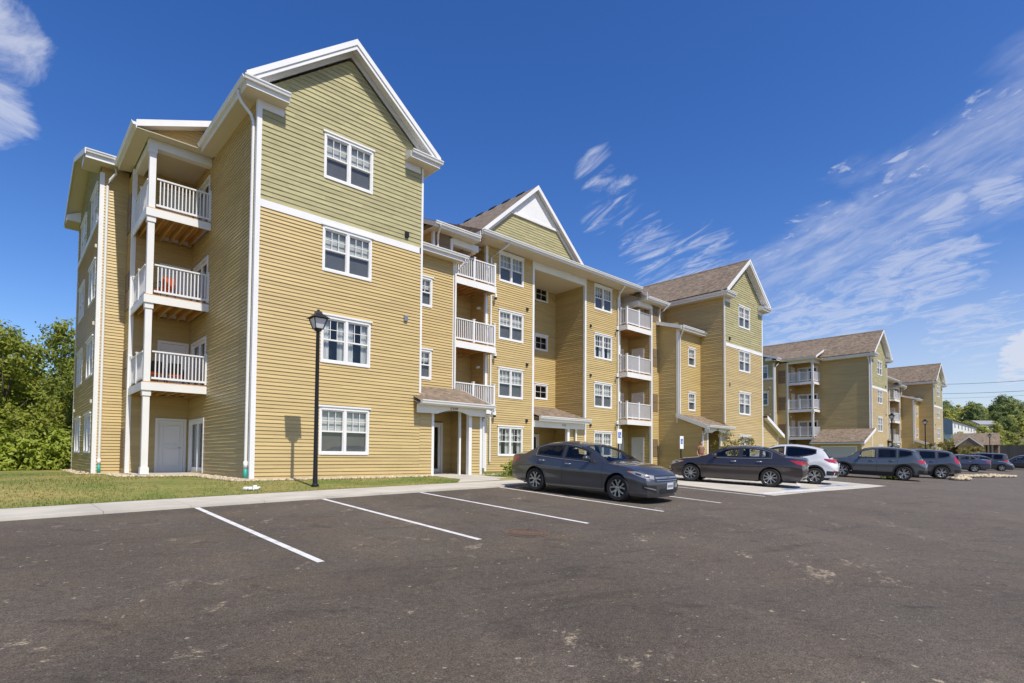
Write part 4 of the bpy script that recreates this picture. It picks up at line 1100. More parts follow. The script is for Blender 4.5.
# ------------------------------------------------------------------ foliage
def leaf_card(b, c, s, rnd, out=Vector((0, 0, .3))):
    n = (Vector((rnd.gauss(0, .5), rnd.gauss(0, .5), rnd.gauss(.5, .5)))+out).normalized()
    t = n.orthogonal().normalized(); t.rotate(Matrix.Rotation(rnd.uniform(0, 2*PI), 3, n)); q = n.cross(t)
    l, w = s*rnd.uniform(.7, 1.3), s*rnd.uniform(.35, .65)
    i = len(b.v)
    b.v += [tuple(c-t*l), tuple(c+q*w-n*l*.15), tuple(c+t*l), tuple(c-q*w-n*l*.15)]
    b.f.append((i, i+1, i+2, i+3)); b.m.append(0)
def crown(b, blobs, n, s, rnd, shell=.55):
    vol = [r**2.2 for _, r, _ in blobs]; tot = sum(vol)
    for (c, r, sq), v in zip(blobs, vol):
        # each blob is itself made of clumps
        k = max(1, int(n*v/tot)); nc = max(5, int(k/30)); cl = []
        for _ in range(nc):
            d = Vector((rnd.gauss(0, 1), rnd.gauss(0, 1), rnd.gauss(.15, 1))).normalized()
            cl.append((c+Vector((d.x*r, d.y*r, d.z*r*sq))*rnd.uniform(shell, 1.05), r*rnd.uniform(.2, .42)))
        for _ in range(k):
            p, cr = rnd.choice(cl)
            d = Vector((rnd.gauss(0, .5), rnd.gauss(0, .5), rnd.gauss(0, .38)))
            leaf_card(b, p+d*cr, s, rnd, (p-c)/r*.8+d*.5)
def make_tree(name, h, w, n, s, leafm, seed, label, loc, trunk_h=.3, rad=.16):
    rnd = random.Random(seed); t = empty(name, (0, 0, 0)); b = MB()
    b.tube([(0, 0, -.3), (.05*h*.1, 0, h*.3), (.03*h, .02*h, h*.6), (0, 0, h*.85)], [rad*1.2, rad, rad*.6, rad*.2], 8)
    blobs = []
    nb = 9
    for k in range(nb):
        a = 2*PI*k/nb*1.618*2+rnd.random(); z = h*(trunk_h+.12+(.78-trunk_h)*(k/(nb-1)))
        rr = w*.5*(1-.55*abs((k/(nb-1))-.35)); d = w*.28*(1-(k/(nb-1))*.75)
        c = Vector((math.cos(a)*d, math.sin(a)*d, z)); blobs.append((c, rr*rnd.uniform(.5, .72), rnd.uniform(.7, .95)))
        b.tube([(0, 0, z*.62), tuple(c*.5+Vector((0, 0, z*.36))), tuple(c)], [rad*.45, rad*.3, rad*.1], 6)
    tr = b.build('trunk', 'bark', t, smooth=True)
    b = MB(); crown(b, blobs, n, s, rnd); b.build('crown', leafm, t)
    t.location = loc
    return t
proto = [make_tree('woodland_tree', 11, 7.5, 9000, .15, 'leaf', 1, '', (0, 0, 0), .12), make_tree('woodland_tree', 12, 7, 9000, .15, 'leaf_dark', 2, '', (0, 0, 0), .15), make_tree('woodland_tree', 9, 7.5, 9000, .14, 'leaf_bright', 3, '', (0, 0, 0), .05)]
used = [False]*3
def place_tree(k, x, y, z, sc, rz, label, group, cat='tree'):
    if not used[k]: o = proto[k]; used[k] = True
    else: o = copy_tree(proto[k])
    o.location = (x, y, z); o.scale = (sc, sc, sc*random.uniform(.92, 1.08)); o.rotation_euler = (0, 0, rz)
    tag(o, label, cat, group)
rnd = random.Random(21)
LW = ['mid green tree in the wood left of the near building', 'dark green tree in the wood left of the near building', 'bright green tree in the wood left of the near building']
for row, (y0, zz, s0) in enumerate(((40, -2.0, .68), (46, -2, .86), (53, -2, 1.02), (62, -2, 1.16))):
    n = 6 if row < 2 else 7
    for i in range(n):
        x = -7+i*(19 if row < 2 else 22)/(n-1)+rnd.uniform(-1, 1)
        k = rnd.choice([0, 0, 1, 2]) if row else rnd.choice([0, 2, 2])
        place_tree(k, x, y0+rnd.uniform(-2, 2), zz, s0*rnd.uniform(.85, 1.12), rnd.uniform(0, 6.28), LW[k], 'trees of the wood left of the near building, '+['mid green', 'dark green', 'bright green'][k])
# undergrowth at the wood's edge
def bush(name, loc, r, hh, n, s, leafm, seed, label, cat='shrub', group=None):
    rnd = random.Random(seed); b = MB(); x, y, z = loc
    bl = [(Vector((x+rnd.uniform(-.5, .5)*r, y+rnd.uniform(-.5, .5)*r, z+hh*rnd.uniform(.25, .65))), r*rnd.uniform(.45, .65), hh/r*.8) for _ in range(5)]
    crown(b, bl, n, s, rnd, .2)
    t = empty(name, loc)
    st = MB()
    for k in range(5): st.tube([(x, y, z-.1), (x+rnd.uniform(-.4, .4)*r, y+rnd.uniform(-.4, .4)*r, z+hh*.6)], [.03, .01], 5)
    st.build('stem', 'bark', t); b.build('foliage', leafm, t)
    return tag(t, label, cat, group)
bp = [bush('bush', (0, 0, 0), 2.2, 2.2, 5000, .11, 'leaf_bright', 5, ''), bush('bush', (0, 0, 0), 2.0, 1.9, 4500, .11, 'leaf', 6, '')]
for i in range(12):
    k = i % 2; o = bp[k] if i < 2 else copy_tree(bp[k])
    o.location = (-6+i*.95+rnd.uniform(-.4, .4), 36.3+rnd.uniform(-.8, 1.2), -1.1); o.rotation_euler = (0, 0, rnd.uniform(0, 6)); s = rnd.uniform(.75, 1.15); o.scale = (s, s, s)
    tag(o, ['bright green bush', 'mid green bush'][k]+' at the edge of the lawn in front of the left wood', 'shrub', ['bright', 'mid green'][k]+' bushes at the edge of the left lawn')

# far hill woods on the right
fp = [make_tree('hillside_tree', 10, 10, 4200, .34, 'far_mid', 11, '', (0, 0, 0), .08, .2), make_tree('hillside_tree', 11, 9, 4200, .34, 'far_light', 12, '', (0, 0, 0), .08, .2), make_tree('hillside_tree', 12, 10, 4200, .34, 'far_dark', 13, '', (0, 0, 0), .1, .2)]
fu = [False]*3
def far_tree(k, x, y, sc, label, group):
    if not fu[k]: o = fp[k]; fu[k] = True
    else: o = copy_tree(fp[k])
    o.location = (x, y, zfar(x, y)-.4); o.scale = (sc, sc, sc*rnd.uniform(.85, 1.05)); o.rotation_euler = (0, 0, rnd.uniform(0, 6.28)); tag(o, label, 'tree', group)
names = ['mid green', 'light green', 'dark green']
def cam_xy(lat, dep): return dep*math.sin(.746682808)+lat*math.cos(.746682808), dep*math.cos(.746682808)-lat*math.sin(.746682808)
for row, (dep, l0, l1, n, htop) in enumerate(((128, 100, 128, 6, 6.2), (150, 126, 150, 6, 9.5), (172, 128, 176, 9, 13.5), (205, 152, 206, 11, 18.0), (240, 178, 244, 15, 23.0), (270, 205, 275, 15, 27.0))):
    for i in range(n):
        lat = l0+(l1-l0)*i/(n-1)+rnd.uniform(-1.5, 1.5); x, y = cam_xy(lat, dep+rnd.uniform(-6, 6))
        if row in (1, 2) and lat/dep < .838: continue
        k = rnd.choice([0, 0, 1, 1, 2]) if row < 4 else rnd.choice([0, 1, 2, 2])
        h = (htop-zfar(x, y))/9.6*rnd.uniform(.82, 1.06)
        far_tree(k, x, y, max(.35, min(1.9, h)), names[k]+' tree on the wooded hill behind the far cars', 'trees on the far hill, '+names[k])
for i, (lat, dep, sc) in enumerate(((104.0, 132, .34), (107.5, 134, .30), (110.5, 133, .33), (71.0, 93, .22), (72.2, 94, .2))):
    x, y = cam_xy(lat, dep); far_tree(1 if i != 1 else 0, x, y, sc, ['light green', 'mid green'][i == 1]+' low tree below the white row house, beside the gabled house', 'low trees below the row house, '+['light green', 'mid green'][i == 1])
# planting by the buildings
bush('shrub', (15.6, 16.6, -.85), .75, .75, 1500, .05, 'leaf_bright', 31, 'yellow-green shrub beside the near entrance, left of the first grey saloon')
bush('shrub', (28.2, 16.2, -.85), .8, .55, 1200, .05, 'leaf_yellow', 32, 'low yellowish shrub in the bed between the two grey saloons')
bush('shrub', (17.0, 16.9, -.85), .55, .45, 700, .05, 'leaf_yellow', 33, 'small yellowing shrub just behind the boot of the first grey saloon')
def sapling(loc, h, w, n, s, leafm, seed, label, squash=.6):
    rnd = random.Random(seed); x, y, z = loc; t = empty('young_tree', loc); b = MB()
    b.tube([(x, y, z-.2), (x+.02, y, z+h*.45), (x, y+.02, z+h*.8)], [.045, .035, .012], 8)
    bl = []
    for k in range(9):
        a = k*2.4; d = w*.42*rnd.uniform(.5, 1); zz = z+h*rnd.uniform(.45, .92); c = Vector((x+math.cos(a)*d, y+math.sin(a)*d, zz))
        b.tube([(x, y, z+h*.42), ((x+c.x)/2, (y+c.y)/2, zz-.1), tuple(c)], [.02, .014, .006], 6); bl.append((c, w*.24, squash))
    b.build('trunk', 'bark', t, smooth=True)
    b = MB(); crown(b, bl, n, s, rnd, .1); b.build('crown', leafm, t)
    tag(t, label, 'tree')
sapling((32.6, 15.4, -.82), 2.35, 2.6, 900, .075, 'leaf_yellow', 41, 'young sparse tree by the second entrance, above the bonnet of the dark brown saloon')
sapling((78.0, 13.6, -.85), 3.4, 3.6, 1400, .12, 'leaf_yellow', 42, 'young yellow-green tree in front of the second building, between two lamp posts')
sapling((101.5, 13.4, -.85), 2.7, 3.0, 1500, .12, 'leaf_yellow', 43, 'young yellow-green tree in front of the fence, left of the small gabled house')

# ------------------------------------------------------------------ street lamps
def street_lamp(loc, h, label):
    x, y, z = loc; t = empty('street_lamp', loc)
    b = MB(); b.lathe([(.11, 0), (.11, .04), (.07, .08), (.062, .5), (.05, h-.6), (.055, h-.58), (.0, h-.58)], (x, y, z), 16); b.build('pole', 'black', t, smooth=True, sharp=40)
    zt = z+h-.58
    b = MB()
    b.lathe([(.0, -.02), (.10, -.02), (.10, .03), (.06, .05), (0, .05)], (x, y, zt), 12)
    def ring(r): return [(x+r*math.cos(PI/4+k*PI/2), y+r*math.sin(PI/4+k*PI/2)) for k in range(4)]
    a, c = ring(.145), ring(.27)
    for k in range(4):
        b.bar((a[k][0], a[k][1], zt+.03), (c[k][0], c[k][1], zt+.34), .022)
        k2 = (k+1) % 4
        b.bar((c[k][0], c[k][1], zt+.34), (c[k2][0], c[k2][1], zt+.34), .03); b.bar((a[k][0], a[k][1], zt+.04), (a[k2][0], a[k2][1], zt+.04), .025)
    b.build('lantern_frame', 'black', t)
    b = MB()
    a, c = ring(.135), ring(.255)
    for k in range(4):
        k2 = (k+1) % 4; b.face([(a[k][0], a[k][1], zt+.05), (a[k2][0], a[k2][1], zt+.05), (c[k2][0], c[k2][1], zt+.335), (c[k][0], c[k][1], zt+.335)])
    b.build('lantern_glass', 'lamp_glass', t)
    b = MB(); c, m_, d = ring(.36), ring(.14), ring(.10)
    for p, q, z0, z1 in ((c, m_, .345, .47), (m_, d, .47, .55)):
        for k in range(4): k2 = (k+1) % 4; b.face([(p[k][0], p[k][1], zt+z0), (p[k2][0], p[k2][1], zt+z0), (q[k2][0], q[k2][1], zt+z1), (q[k][0], q[k][1], zt+z1)])
    b.face([(q_[0], q_[1], zt+.345) for q_ in c][::-1]); b.face([(q_[0], q_[1], zt+.55) for q_ in d])
    b.box(x-.03, x+.03, y-.03, y+.03, zt+.55, zt+.60)
    b.build('lantern_roof', 'black', t)
    tag(t, label, 'street lamp')
street_lamp((6.62, 15.4, -.90), 5.05, 'tall black lantern lamp post on the lawn in front of the nearest gable')
street_lamp((60.3, 13.6, -.85), 5.1, 'black lantern lamp post before the second building, left one of its pair')
street_lamp((73.3, 13.5, -.85), 5.2, 'black lantern lamp post before the second building, right of the young tree')
street_lamp((110.3, 12.35, -1.1), 5.1, 'small distant lamp post standing by the little gabled house')

# ------------------------------------------------------------------ signs, bollards
def access_sign(loc, h, label):
    x, y, z = loc; t = empty('parking_sign', loc)
    b = MB(); b.box(x-.03, x+.03, y, y+.05, z-.1, z+h-.05); b.build('post', 'plastic', t)
    b = MB(); b.box(x-.16, x+.16, y-.02, y-.001, z+h-.62, z+h); sg = b.build('sign_panel', 'sign_white', t)
    yf = y-.026
    b = MB(); b.box(x-.10, x+.10, yf, y-.021, z+h-.38, z+h-.13); b.build('symbol_field', 'sign_blue', sg)
    b = MB(); y2 = yf-.004; X, Z = x, z+h-.25
    b.lathe([(0, 0), (.018, 0)], (X-.005, y2, Z+.085), 10, ax='y')
    b.bar((X-.005, y2, Z+.06), (X, y2, Z-.01), .018); b.bar((X, y2, Z-.01), (X+.05, y2, Z-.01), .018); b.bar((X+.05, y2, Z-.01), (X+.065, y2, Z-.075), .016)
    for k in range(12):
        a0, a1 = R(120+k*20), R(120+(k+1)*20); b.bar((X+.055*math.cos(a0), y2, Z-.04+.055*math.sin(a0)), (X+.055*math.cos(a1), y2, Z-.04+.055*math.sin(a1)), .013)
    b.build('wheelchair_symbol', 'sign_white', sg)
    tag(t, label, 'sign')
access_sign((24.59, 14.3, -.80), 1.85, 'accessible parking sign on a black post, left of the man in brown')
access_sign((19.51, 14.3, -.80), 2.0, 'accessible parking sign behind the windscreen end of the first grey saloon')
for x, lab in ((61.0, 'yellow bollard in front of the garage door, left of the pair'), (62.2, 'yellow bollard in front of the garage door, right of the pair')):
    b = MB(); b.lathe([(.11, -.2), (.11, 1.25), (.09, 1.34), (.05, 1.38), (0, 1.39)], (x, 17.0 if x < 61.5 else 16.7, -.85), 14)
    tag(b.build('bollard', 'yellow', smooth=True, sharp=50), lab, 'bollard')

# ------------------------------------------------------------------ background houses, fences, wires
YAWC = .746682808
def facing(name, loc):      # a thing whose local x runs along its own front
    t = empty(name, loc, -YAWC); OFF[name] = Vector((0, 0, 0)); OFF[t.name] = Vector((0, 0, 0)); return t
def small_house():
    t = facing('gabled_house', (113.9, 14.5, -1.0)); t.rotation_euler = (0, 0, -YAWC-.69); t.scale = (.77, 1, 1); z0, ze = -1.2, 3.35
    b = MB(); b.box(-2.9, 1.6, 0, 6, z0, ze); b.build('wall', 'siding', t)
    b = MB(); b.prism([(-.5, ze), (3.0, ze+2.0), (6.5, ze)], 'x', -3.5, 3.9); rf = b.build('roof', 'shingle', t)
    b = MB(); b.prism([(-3.2, ze-.15), (-1.0, ze+1.35), (1.2, ze-.15)], 'y', -1.3, 2.2); b.build('roof', 'shingle', t)
    b = MB(); b.prism([(-2.7, -1.2), (-2.7, ze+.02), (-1.0, ze+1.12), (.7, ze+.02), (.7, -1.2)], 'y', -.9, -.8); b.build('gable_wall', 'siding', t)
    for s in (-1, 1):
        b = MB(); b.prism([(-1.0, ze+1.4), (-1.0+s*2.3, ze-.17), (-1.0+s*2.3, ze-.40), (-1.0, ze+1.16)], 'y', -1.37, -1.31); b.build('rake_board', 'white', t)
    for x in (1.9, 2.5, 3.5):
        b = MB(); b.box(x, x+.28, -.3, 0, z0, ze-.02); b.build('porch_post', 'post_wood', t)
    b = MB(); b.box(1.62, 3.7, 1.6, 1.7, z0, ze-.05); b.build('porch_wall', 'fence', t)
    tag(t, 'small tan house with brown gabled roof and porch posts beyond the far parked cars', 'house')
small_house()
def row_house():
    t = facing('row_house', (170.5, 25.9, 6.2)); t.rotation_euler = (0, 0, .02); z1 = 3.3
    b = MB(); b.box(0, 48, 0, 9, -3, z1); b.build('wall', 'house_white', t)
    b = MB(); b.box(-.3, -.001, 0, 9, 0, z1); b.prism([(0, z1), (4.5, z1+1.4), (9, z1)], 'x', -.3, -.001); b.build('end_wall', 'house_blue', t)
    b = MB(); b.prism([(-.5, z1+.03), (4.5, z1+1.6), (9.5, z1+.03)], 'x', .0, 48.4); b.build('roof', 'shingle', t)
    for k in range(8):
        for z in (-.4, 1.7):
            x = 2.5+k*5.6; b = MB(); b.box(x, x+1.0, -.06, -.01, z, z+.95); b.build('window', 'screen', t)
    tag(t, 'long white row house with blue-grey end wall on the wooded hillside', 'house')
row_house()
def hill_house():
    t = facing('hill_house', (247, 29.2, 9.5)); z1 = 2.6
    b = MB(); b.box(-1, 5.5, 0, 7, -3, z1); b.build('wall', 'house_white', t)
    b = MB(); b.prism([(-.4, z1), (3.5, z1+1.6), (7.4, z1)], 'x', -1.4, 5.9); b.build('roof', mat('grey_roof', (.30, .30, .30), .9), t)
    for x in (-.3, 1.8, 3.8): b = MB(); b.box(x, x+.9, -.08, -.02, .8, 1.9); b.build('window', 'screen', t)
    tag(t, 'white house with grey roof half hidden by hillside trees, above the gabled house', 'house')
hill_house()
def board_fence():
    t = facing('wood_fence', (114.6, 17.9, -1.2)); rnd = random.Random(2); n = 60; W = 10.0
    b = MB()
    for k in range(n):
        x = -8+W*k/n; h = 3.55+rnd.uniform(-.03, .03); b.box(x, x+W/n-.012, 0, .03, -1.5, h)
    b.build('board_panel', 'fence', t)
    for k in range(5): b = MB(); x = -8+k*2.48; b.box(x, x+.12, .05, .17, -1.5, 3.6); b.build('post', 'fence', t)
    tag(t, 'weathered brown board fence right of the second building', 'fence')
board_fence()
def screen_fence():
    t = facing('screened_fence', (126.9, 11.9, -1.2)); n = 20; b = MB()
    for k in range(n):
        x0, x1 = -3.2+k*.6, -3.2+(k+1)*.6; y0, y1 = .06*math.sin(k*1.7), .06*math.sin((k+1)*1.7)
        b.face([(x0, y0, -1.5), (x1, y1, -1.5), (x1, y1, 3.75), (x0, y0, 3.75)])
    b.build('screen_panel', 'mesh', t)
    for k in range(5): b = MB(); b.tube([(-3.2+k*3, .12, -1.5), (-3.2+k*3, .12, 3.85)], .05, 8); b.build('post', 'black', t)
    tag(t, 'black screened fence along the far end of the lot, behind the last cars', 'fence')
screen_fence()
for k, (P, Q, lab) in enumerate((((311, 51.5, 33.9), (240, 5.9, 25.5), 'thin power line against the sky at right, upper one'), ((311, 51.6, 29.7), (240, 5.9, 22.2), 'thin power line against the sky at right, middle one'), ((311, 51.7, 27.6), (240, 5.9, 20.9), 'thin faint power line against the sky at right, lowest one'))):
    b = MB(); n = 24; b.tube([(P[0]+(Q[0]-P[0])*i/n, P[1]+(Q[1]-P[1])*i/n, P[2]+(Q[2]-P[2])*i/n-.4*math.sin(PI*i/n)) for i in range(n+1)], .07 if k < 2 else .04, 5)
    tag(b.build('power_line', 'wire'), lab, 'power line')
def drain_cover(x, y):
    t = empty('drain_cover', (x, y, zg(x, y))); z = lambda u, v: zg(u, v)+.006; b = MB(); n = 40
    for r0, r1, h0, h1 in ((.30, .33, .004, .004), (.24, .27, .004, .004), (.14, .17, .004, .004), (.0, .30, .001, .001)):
        for k in range(n):
            a0, a1 = 2*PI*k/n, 2*PI*(k+1)/n; P = []
            for r, a in ((r0, a0), (r1, a0), (r1, a1), (r0, a1)): u, v = x+r*math.cos(a), y+r*math.sin(a); P.append((u, v, z(u, v)+h0))
            b.face(P)
    b.build('lid', 'iron', t)
    b = MB()
    for k in range(n):
        a0, a1 = 2*PI*k/n, 2*PI*(k+1)/n; P = []
        for r, a in ((.33, a0), (.40, a0), (.40, a1), (.33, a1)): u, v = x+r*math.cos(a), y+r*math.sin(a); P.append((u, v, z(u, v)-.001))
        b.face(P)
    b.build('frame', 'iron', t)
    tag(t, 'round rusty drain cover set in the asphalt in front of the nearest grey saloon', 'drain cover')
M['iron'] = mat('rusty_iron', (.115, .075, .05), .85, var=.5, vscale=28, bump=.4, bscale=60)
drain_cover(6.6, 6.75)
# planted islands edged with pale stone
def island(cx, cy, L, W, n, label, ang=0):
    rnd = random.Random(int(cx)); pts = []
    for _ in range(n):
        a = rnd.uniform(0, 2*PI); r = math.sqrt(rnd.random()); u, v = math.cos(a)*r*L/2, math.sin(a)*r*W/2; x, y = cx+u*math.cos(ang)-v*math.sin(ang), cy+u*math.sin(ang)+v*math.cos(ang); pts.append((x, y, zg(x, y)+.04+.10*(1-r)))
    tag(rocks(pts, 'stone_island', rmin=.06, rmax=.16), label, 'stones', kind='stuff')
island(40.5, 5.84, 2.6, .8, 240, 'pale stones heaped behind the wheel of the grey-blue crossover'); island(48.9, 5.66, 8.6, .7, 420, 'long bed of pale stones in front of the far saloons', -.245)
bush('shrub', (35.7, 7.9, -1.12), 1.3, .3, 500, .06, 'leaf_bright', 51, 'low strip of green behind the wheel of the grey SUV')

# ------------------------------------------------------------------ cars
def pchip(P):
    xs = [p[0] for p in P]; ys = [p[1] for p in P]; n = len(xs)
    h = [xs[i+1]-xs[i] for i in range(n-1)]; d = [(ys[i+1]-ys[i])/h[i] for i in range(n-1)]
    m = [d[0]]+[0]*(n-2)+[d[-1]]
    for i in range(1, n-1):
        if d[i-1]*d[i] > 0:
            w1, w2 = 2*h[i]+h[i-1], h[i]+2*h[i-1]; m[i] = (w1+w2)/(w1/d[i-1]+w2/d[i])
    def f(x):
        if x <= xs[0]: return ys[0]
        if x >= xs[-1]: return ys[-1]
        i = 0
        while x > xs[i+1]: i += 1
        t = (x-xs[i])/h[i]
        return ys[i]*(1+2*t)*(1-t)**2+m[i]*h[i]*t*(1-t)**2+ys[i+1]*t*t*(3-2*t)+m[i+1]*h[i]*t*t*(t-1)
    return f
MM = pchip([(0, .925), (.08, .952), (.25, .970), (.46, .976), (.58, .992), (.66, 1.0), (.72, .996), (.80, .972), (.90, .955), (1, .93)])
class Car:
    def __init__(s, sp, loc, rz, label, paint, group=None, glass='carglass', name='parked_car', cat='car', spokes=(5, .075, .25), trim='chrome'):
        s.sp = sp; s.L = sp['L']; s.fo = sp['fo']; s.wb = sp['wb']; s.R = sp['R']
        s.top = pchip(sp['top']); s.belt = pchip(sp['belt']); s.hw = pchip(sp['hw']); s.sill = pchip(sp['sill'])
        s.nose = pchip(sp['nose']); s.tail = pchip(sp['tail']); s.tum = sp.get('tumble', .42)
        s.root = empty(name, (0, 0, 0)); s.paint = paint; s.glass = glass
        s.axles = (s.fo, s.fo+s.wb); s.Ra = s.R+sp.get('gap', .055)
        s.body(); s.windows(); s.details(trim); s.wheels(spokes); s.cabin()
        fwd = Vector((math.cos(rz), math.sin(rz), 0)); lf = Vector((-fwd.y, fwd.x, 0)); p0 = Vector((loc[0], loc[1], 0))
        hz_ = lambda v: zg(v.x, v.y)
        X = (fwd*2.8+Vector((0, 0, hz_(p0+fwd*1.4)-hz_(p0-fwd*1.4)))).normalized(); Yv = (lf*1.6+Vector((0, 0, hz_(p0+lf*.8)-hz_(p0-lf*.8)))).normalized(); Z = X.cross(Yv).normalized(); Yv = Z.cross(X)
        s.root.matrix_world = Matrix(((X.x, Yv.x, Z.x, loc[0]), (X.y, Yv.y, Z.y, loc[1]), (X.z, Yv.z, Z.z, loc[2]), (0, 0, 0, 1))); tag(s.root, label, cat, group)
    def crown(s, t): return .055 if s.sp['ws'][0] < t < s.sp['rw'][1] else .05
    def zb(s, t): return min(s.belt(t), s.top(t)-s.crown(t)-.012)
    def side(s, t, z):
        zb = s.zb(t); z0 = s.sill(t); W = s.hw(t)
        if z <= zb: return W*MM(max(0, min(1, (z-z0)/(zb-z0))))
        return W*.93-s.tum*(z-zb)-.10*(z-zb)**2
    def ye(s, t): return s.side(t, s.top(t)-s.crown(t))
    def ztop(s, t, y):
        ye = s.ye(t); u = min(1, abs(y)/ye); return s.top(t)-s.crown(t)*u**2.6
    def D(s, t, y, z):
        W0 = .92; L = s.L
        if t < 1.2:
            f = (1-max(t, 0)/1.2)**2; t2 = t+s.sp.get('kf', .3)*f*min(1.2, abs(y)/W0)**2.8
            if t < .7: t2 += s.nose(z)*(1-max(t, 0)/.7)**1.6
            t = t2
        elif t > L-1.0:
            f = (1-max(L-t, 0)/1.0)**2; t2 = t-s.sp.get('kr', .18)*f*min(1.2, abs(y)/W0)**2.8
            if t > L-.6: t2 -= s.tail(z)*(1-max(L-t, 0)/.6)**1.6
            t = t2
        return Vector((s.fo+s.wb/2-t, y, z))
    # surface maps
    def FS(s, sg): return lambda t, z: s.D(t, sg*s.side(t, z), z)
    def FT(s): return lambda t, y: s.D(t, y, s.ztop(t, y))
    def FTn(s): return lambda t, v: s.D(t, v*s.ye(t), s.ztop(t, v*s.ye(t)))   # v in -1..1 across
    def FF(s, sg):
        def F(a, z):
            if a < 0: return s.D(-a, sg*s.side(-a, z), z)
            return s.D(0, sg*(s.side(0, z)-a), z)
        return F
    def FB(s, sg):
        def F(a, z):
            if a < 0: return s.D(s.L+a, sg*s.side(s.L+a, z), z)
            return s.D(s.L, sg*(s.side(s.L, z)-a), z)
        return F
    def patch(s, b, F, a0, a1, lo, hi, eps=.004, nu=12, nv=4, mi=None):
        lo_ = lo if callable(lo) else (lambda a: lo); hi_ = hi if callable(hi) else (lambda a: hi)
        i0 = len(b.v); C = Vector((0, 0, .6))
        for i in range(nu+1):
            a = a0+(a1-a0)*i/nu; l, h = lo_(a), hi_(a)
            for j in range(nv+1):
                c = l+(h-l)*j/nv; p = F(a, c); e = .004
                n = (F(a+e, c)-F(a-e, c)).cross(F(a, c+e)-F(a, c-e))
                if n.length < 1e-12: n = p-C
                n.normalize()
                if n.dot(p-Vector((p.x*.6, 0, .6))) < 0: n = -n
                b.v.append(tuple(p+n*eps))
        for i in range(nu):
            for j in range(nv):
                q = (i0+i*(nv+1)+j, i0+(i+1)*(nv+1)+j, i0+(i+1)*(nv+1)+j+1, i0+i*(nv+1)+j+1)
                # outward winding
                A, B_, C_ = (Vector(b.v[k]) for k in q[:3]); nn = (B_-A).cross(C_-A)
                if nn.dot(A-Vector((A.x*.6, 0, .6))) < 0: q = q[::-1]
                b.f.append(q); b.m.append(b.cur if mi is None else mi)
    def win_list(s): return s.sp['win']
    def winhi(s): return lambda t: s.top(t)-s.crown(t)-.045
    def winlo(s): return lambda t: s.zb(t)+.022
    def in_side_win(s, t, z):
        for t0, t1, *_ in s.win_list():
            if t0+.03 < t < t1-.03 and s.winlo()(t)+.028 < z < s.winhi()(t)-.026: return True
        return False
    def body(s):
        L = s.L; st = set()
        n = int(L/.042)
        for i in range(n+1): st.add(round(L*i/n, 4))
        for ax in s.axles:
            for k in range(25): st.add(round(ax-s.Ra*math.cos(PI*k/24), 4))
        for t0, t1, *_ in s.win_list(): st |= {round(t0+.03, 4), round(t1-.03, 4)}
        for q in s.sp['ws']+s.sp['rw']: st.add(round(q, 4))
        st = sorted(st); out = [st[0]]
        for t in st[1:]:
            if t-out[-1] > .006: out.append(t)
        out[-1] = L
        NL, NG, NT = 13, 11, 9
        b = MB(); rows = []
        def lower(t):
            z = s.sill(t)
            for ax in s.axles:
                if abs(t-ax) < s.Ra-1e-4: z = max(z, s.R+math.sqrt(s.Ra**2-(t-ax)**2)*1.0)
            return z
        for t in out:
            zl, zb = lower(t), s.zb(t); zt = s.top(t); ze = zt-s.crown(t); pts = []
            zl = min(zl, zb-.02)
            for k in range(NL): z = zl+(zb-zl)*(k/(NL-1)); pts.append((s.side(t, z), z))
            for k in range(1, NG): z = zb+(ze-zb)*k/(NG-1); pts.append((s.side(t, z), z))
            ye = s.ye(t)
            for k in range(1, NT):
                y = ye*(1-(k/(NT-1))**1.3) if k < NT-1 else 0; pts.append((y, s.ztop(t, y)))
            rows.append(pts)
        m = len(rows[0]); idx = []
        for t, pts in zip(out, rows):
            il = len(b.v); b.v += [tuple(s.D(t, y, z)) for y, z in pts]
            ir = len(b.v); b.v += [tuple(s.D(t, -y, z)) for y, z in pts]; idx.append((il, ir))
        ws, rw = s.sp['ws'], s.sp['rw']
        for i in range(len(out)-1):
            tm = (out[i]+out[i+1])/2
            for j in range(m-1):
                ym = sum(rows[i+a][j+c][0] for a in (0, 1) for c in (0, 1))/4; zm = sum(rows[i+a][j+c][1] for a in (0, 1) for c in (0, 1))/4
                if NL-1 <= j < NL+NG-2 and s.in_side_win(tm, zm): continue
                if j >= NL+NG-2:
                    if ws[0]+.03 < tm < ws[1]-.02 and ym < s.ye(tm)-.07: continue
                    if rw[0]+.03 < tm < rw[1]-.02 and ym < s.ye(tm)-.08: continue
                (l0, r0), (l1, r1) = idx[i], idx[i+1]
                b.f.append((l0+j, l0+j+1, l1+j+1, l1+j)); b.f.append((r0+j, r1+j, r1+j+1, r0+j+1)); b.m += [0, 0]
        # nose and tail caps
        ny = 12
        for ti, flip in ((0, 1), (-1, 0)):
            t = out[ti]; pts = rows[ti]; g = []
            for y, z in pts:
                i0 = len(b.v); b.v += [tuple(s.D(t, y*(1-2*k/ny), z if y > 0 or True else z)) for k in range(ny+1)]; g.append(i0)
            for j in range(NL+NG-2):
                for k in range(ny):
                    q = (g[j]+k, g[j]+k+1, g[j+1]+k+1, g[j+1]+k); b.f.append(q if flip else q[::-1]); b.m.append(0)
            # crown sliver between top edge and centre
            j0 = NL+NG-2
            for j in range(j0, m-1):
                pass
            y0, z0 = pts[j0]; e = [tuple(s.D(t, y0*(1-2*k/ny), z0)) for k in range(ny+1)]; e2 = [tuple(s.D(t, y0*(1-2*k/ny), s.ztop(t, y0*(1-2*k/ny)))) for k in range(ny+1)]
            i0 = len(b.v); b.v += e; i1 = len(b.v); b.v += e2
            for k in range(ny):
                q = (i0+k, i0+k+1, i1+k+1, i1+k); b.f.append(q if flip else q[::-1]); b.m.append(0)
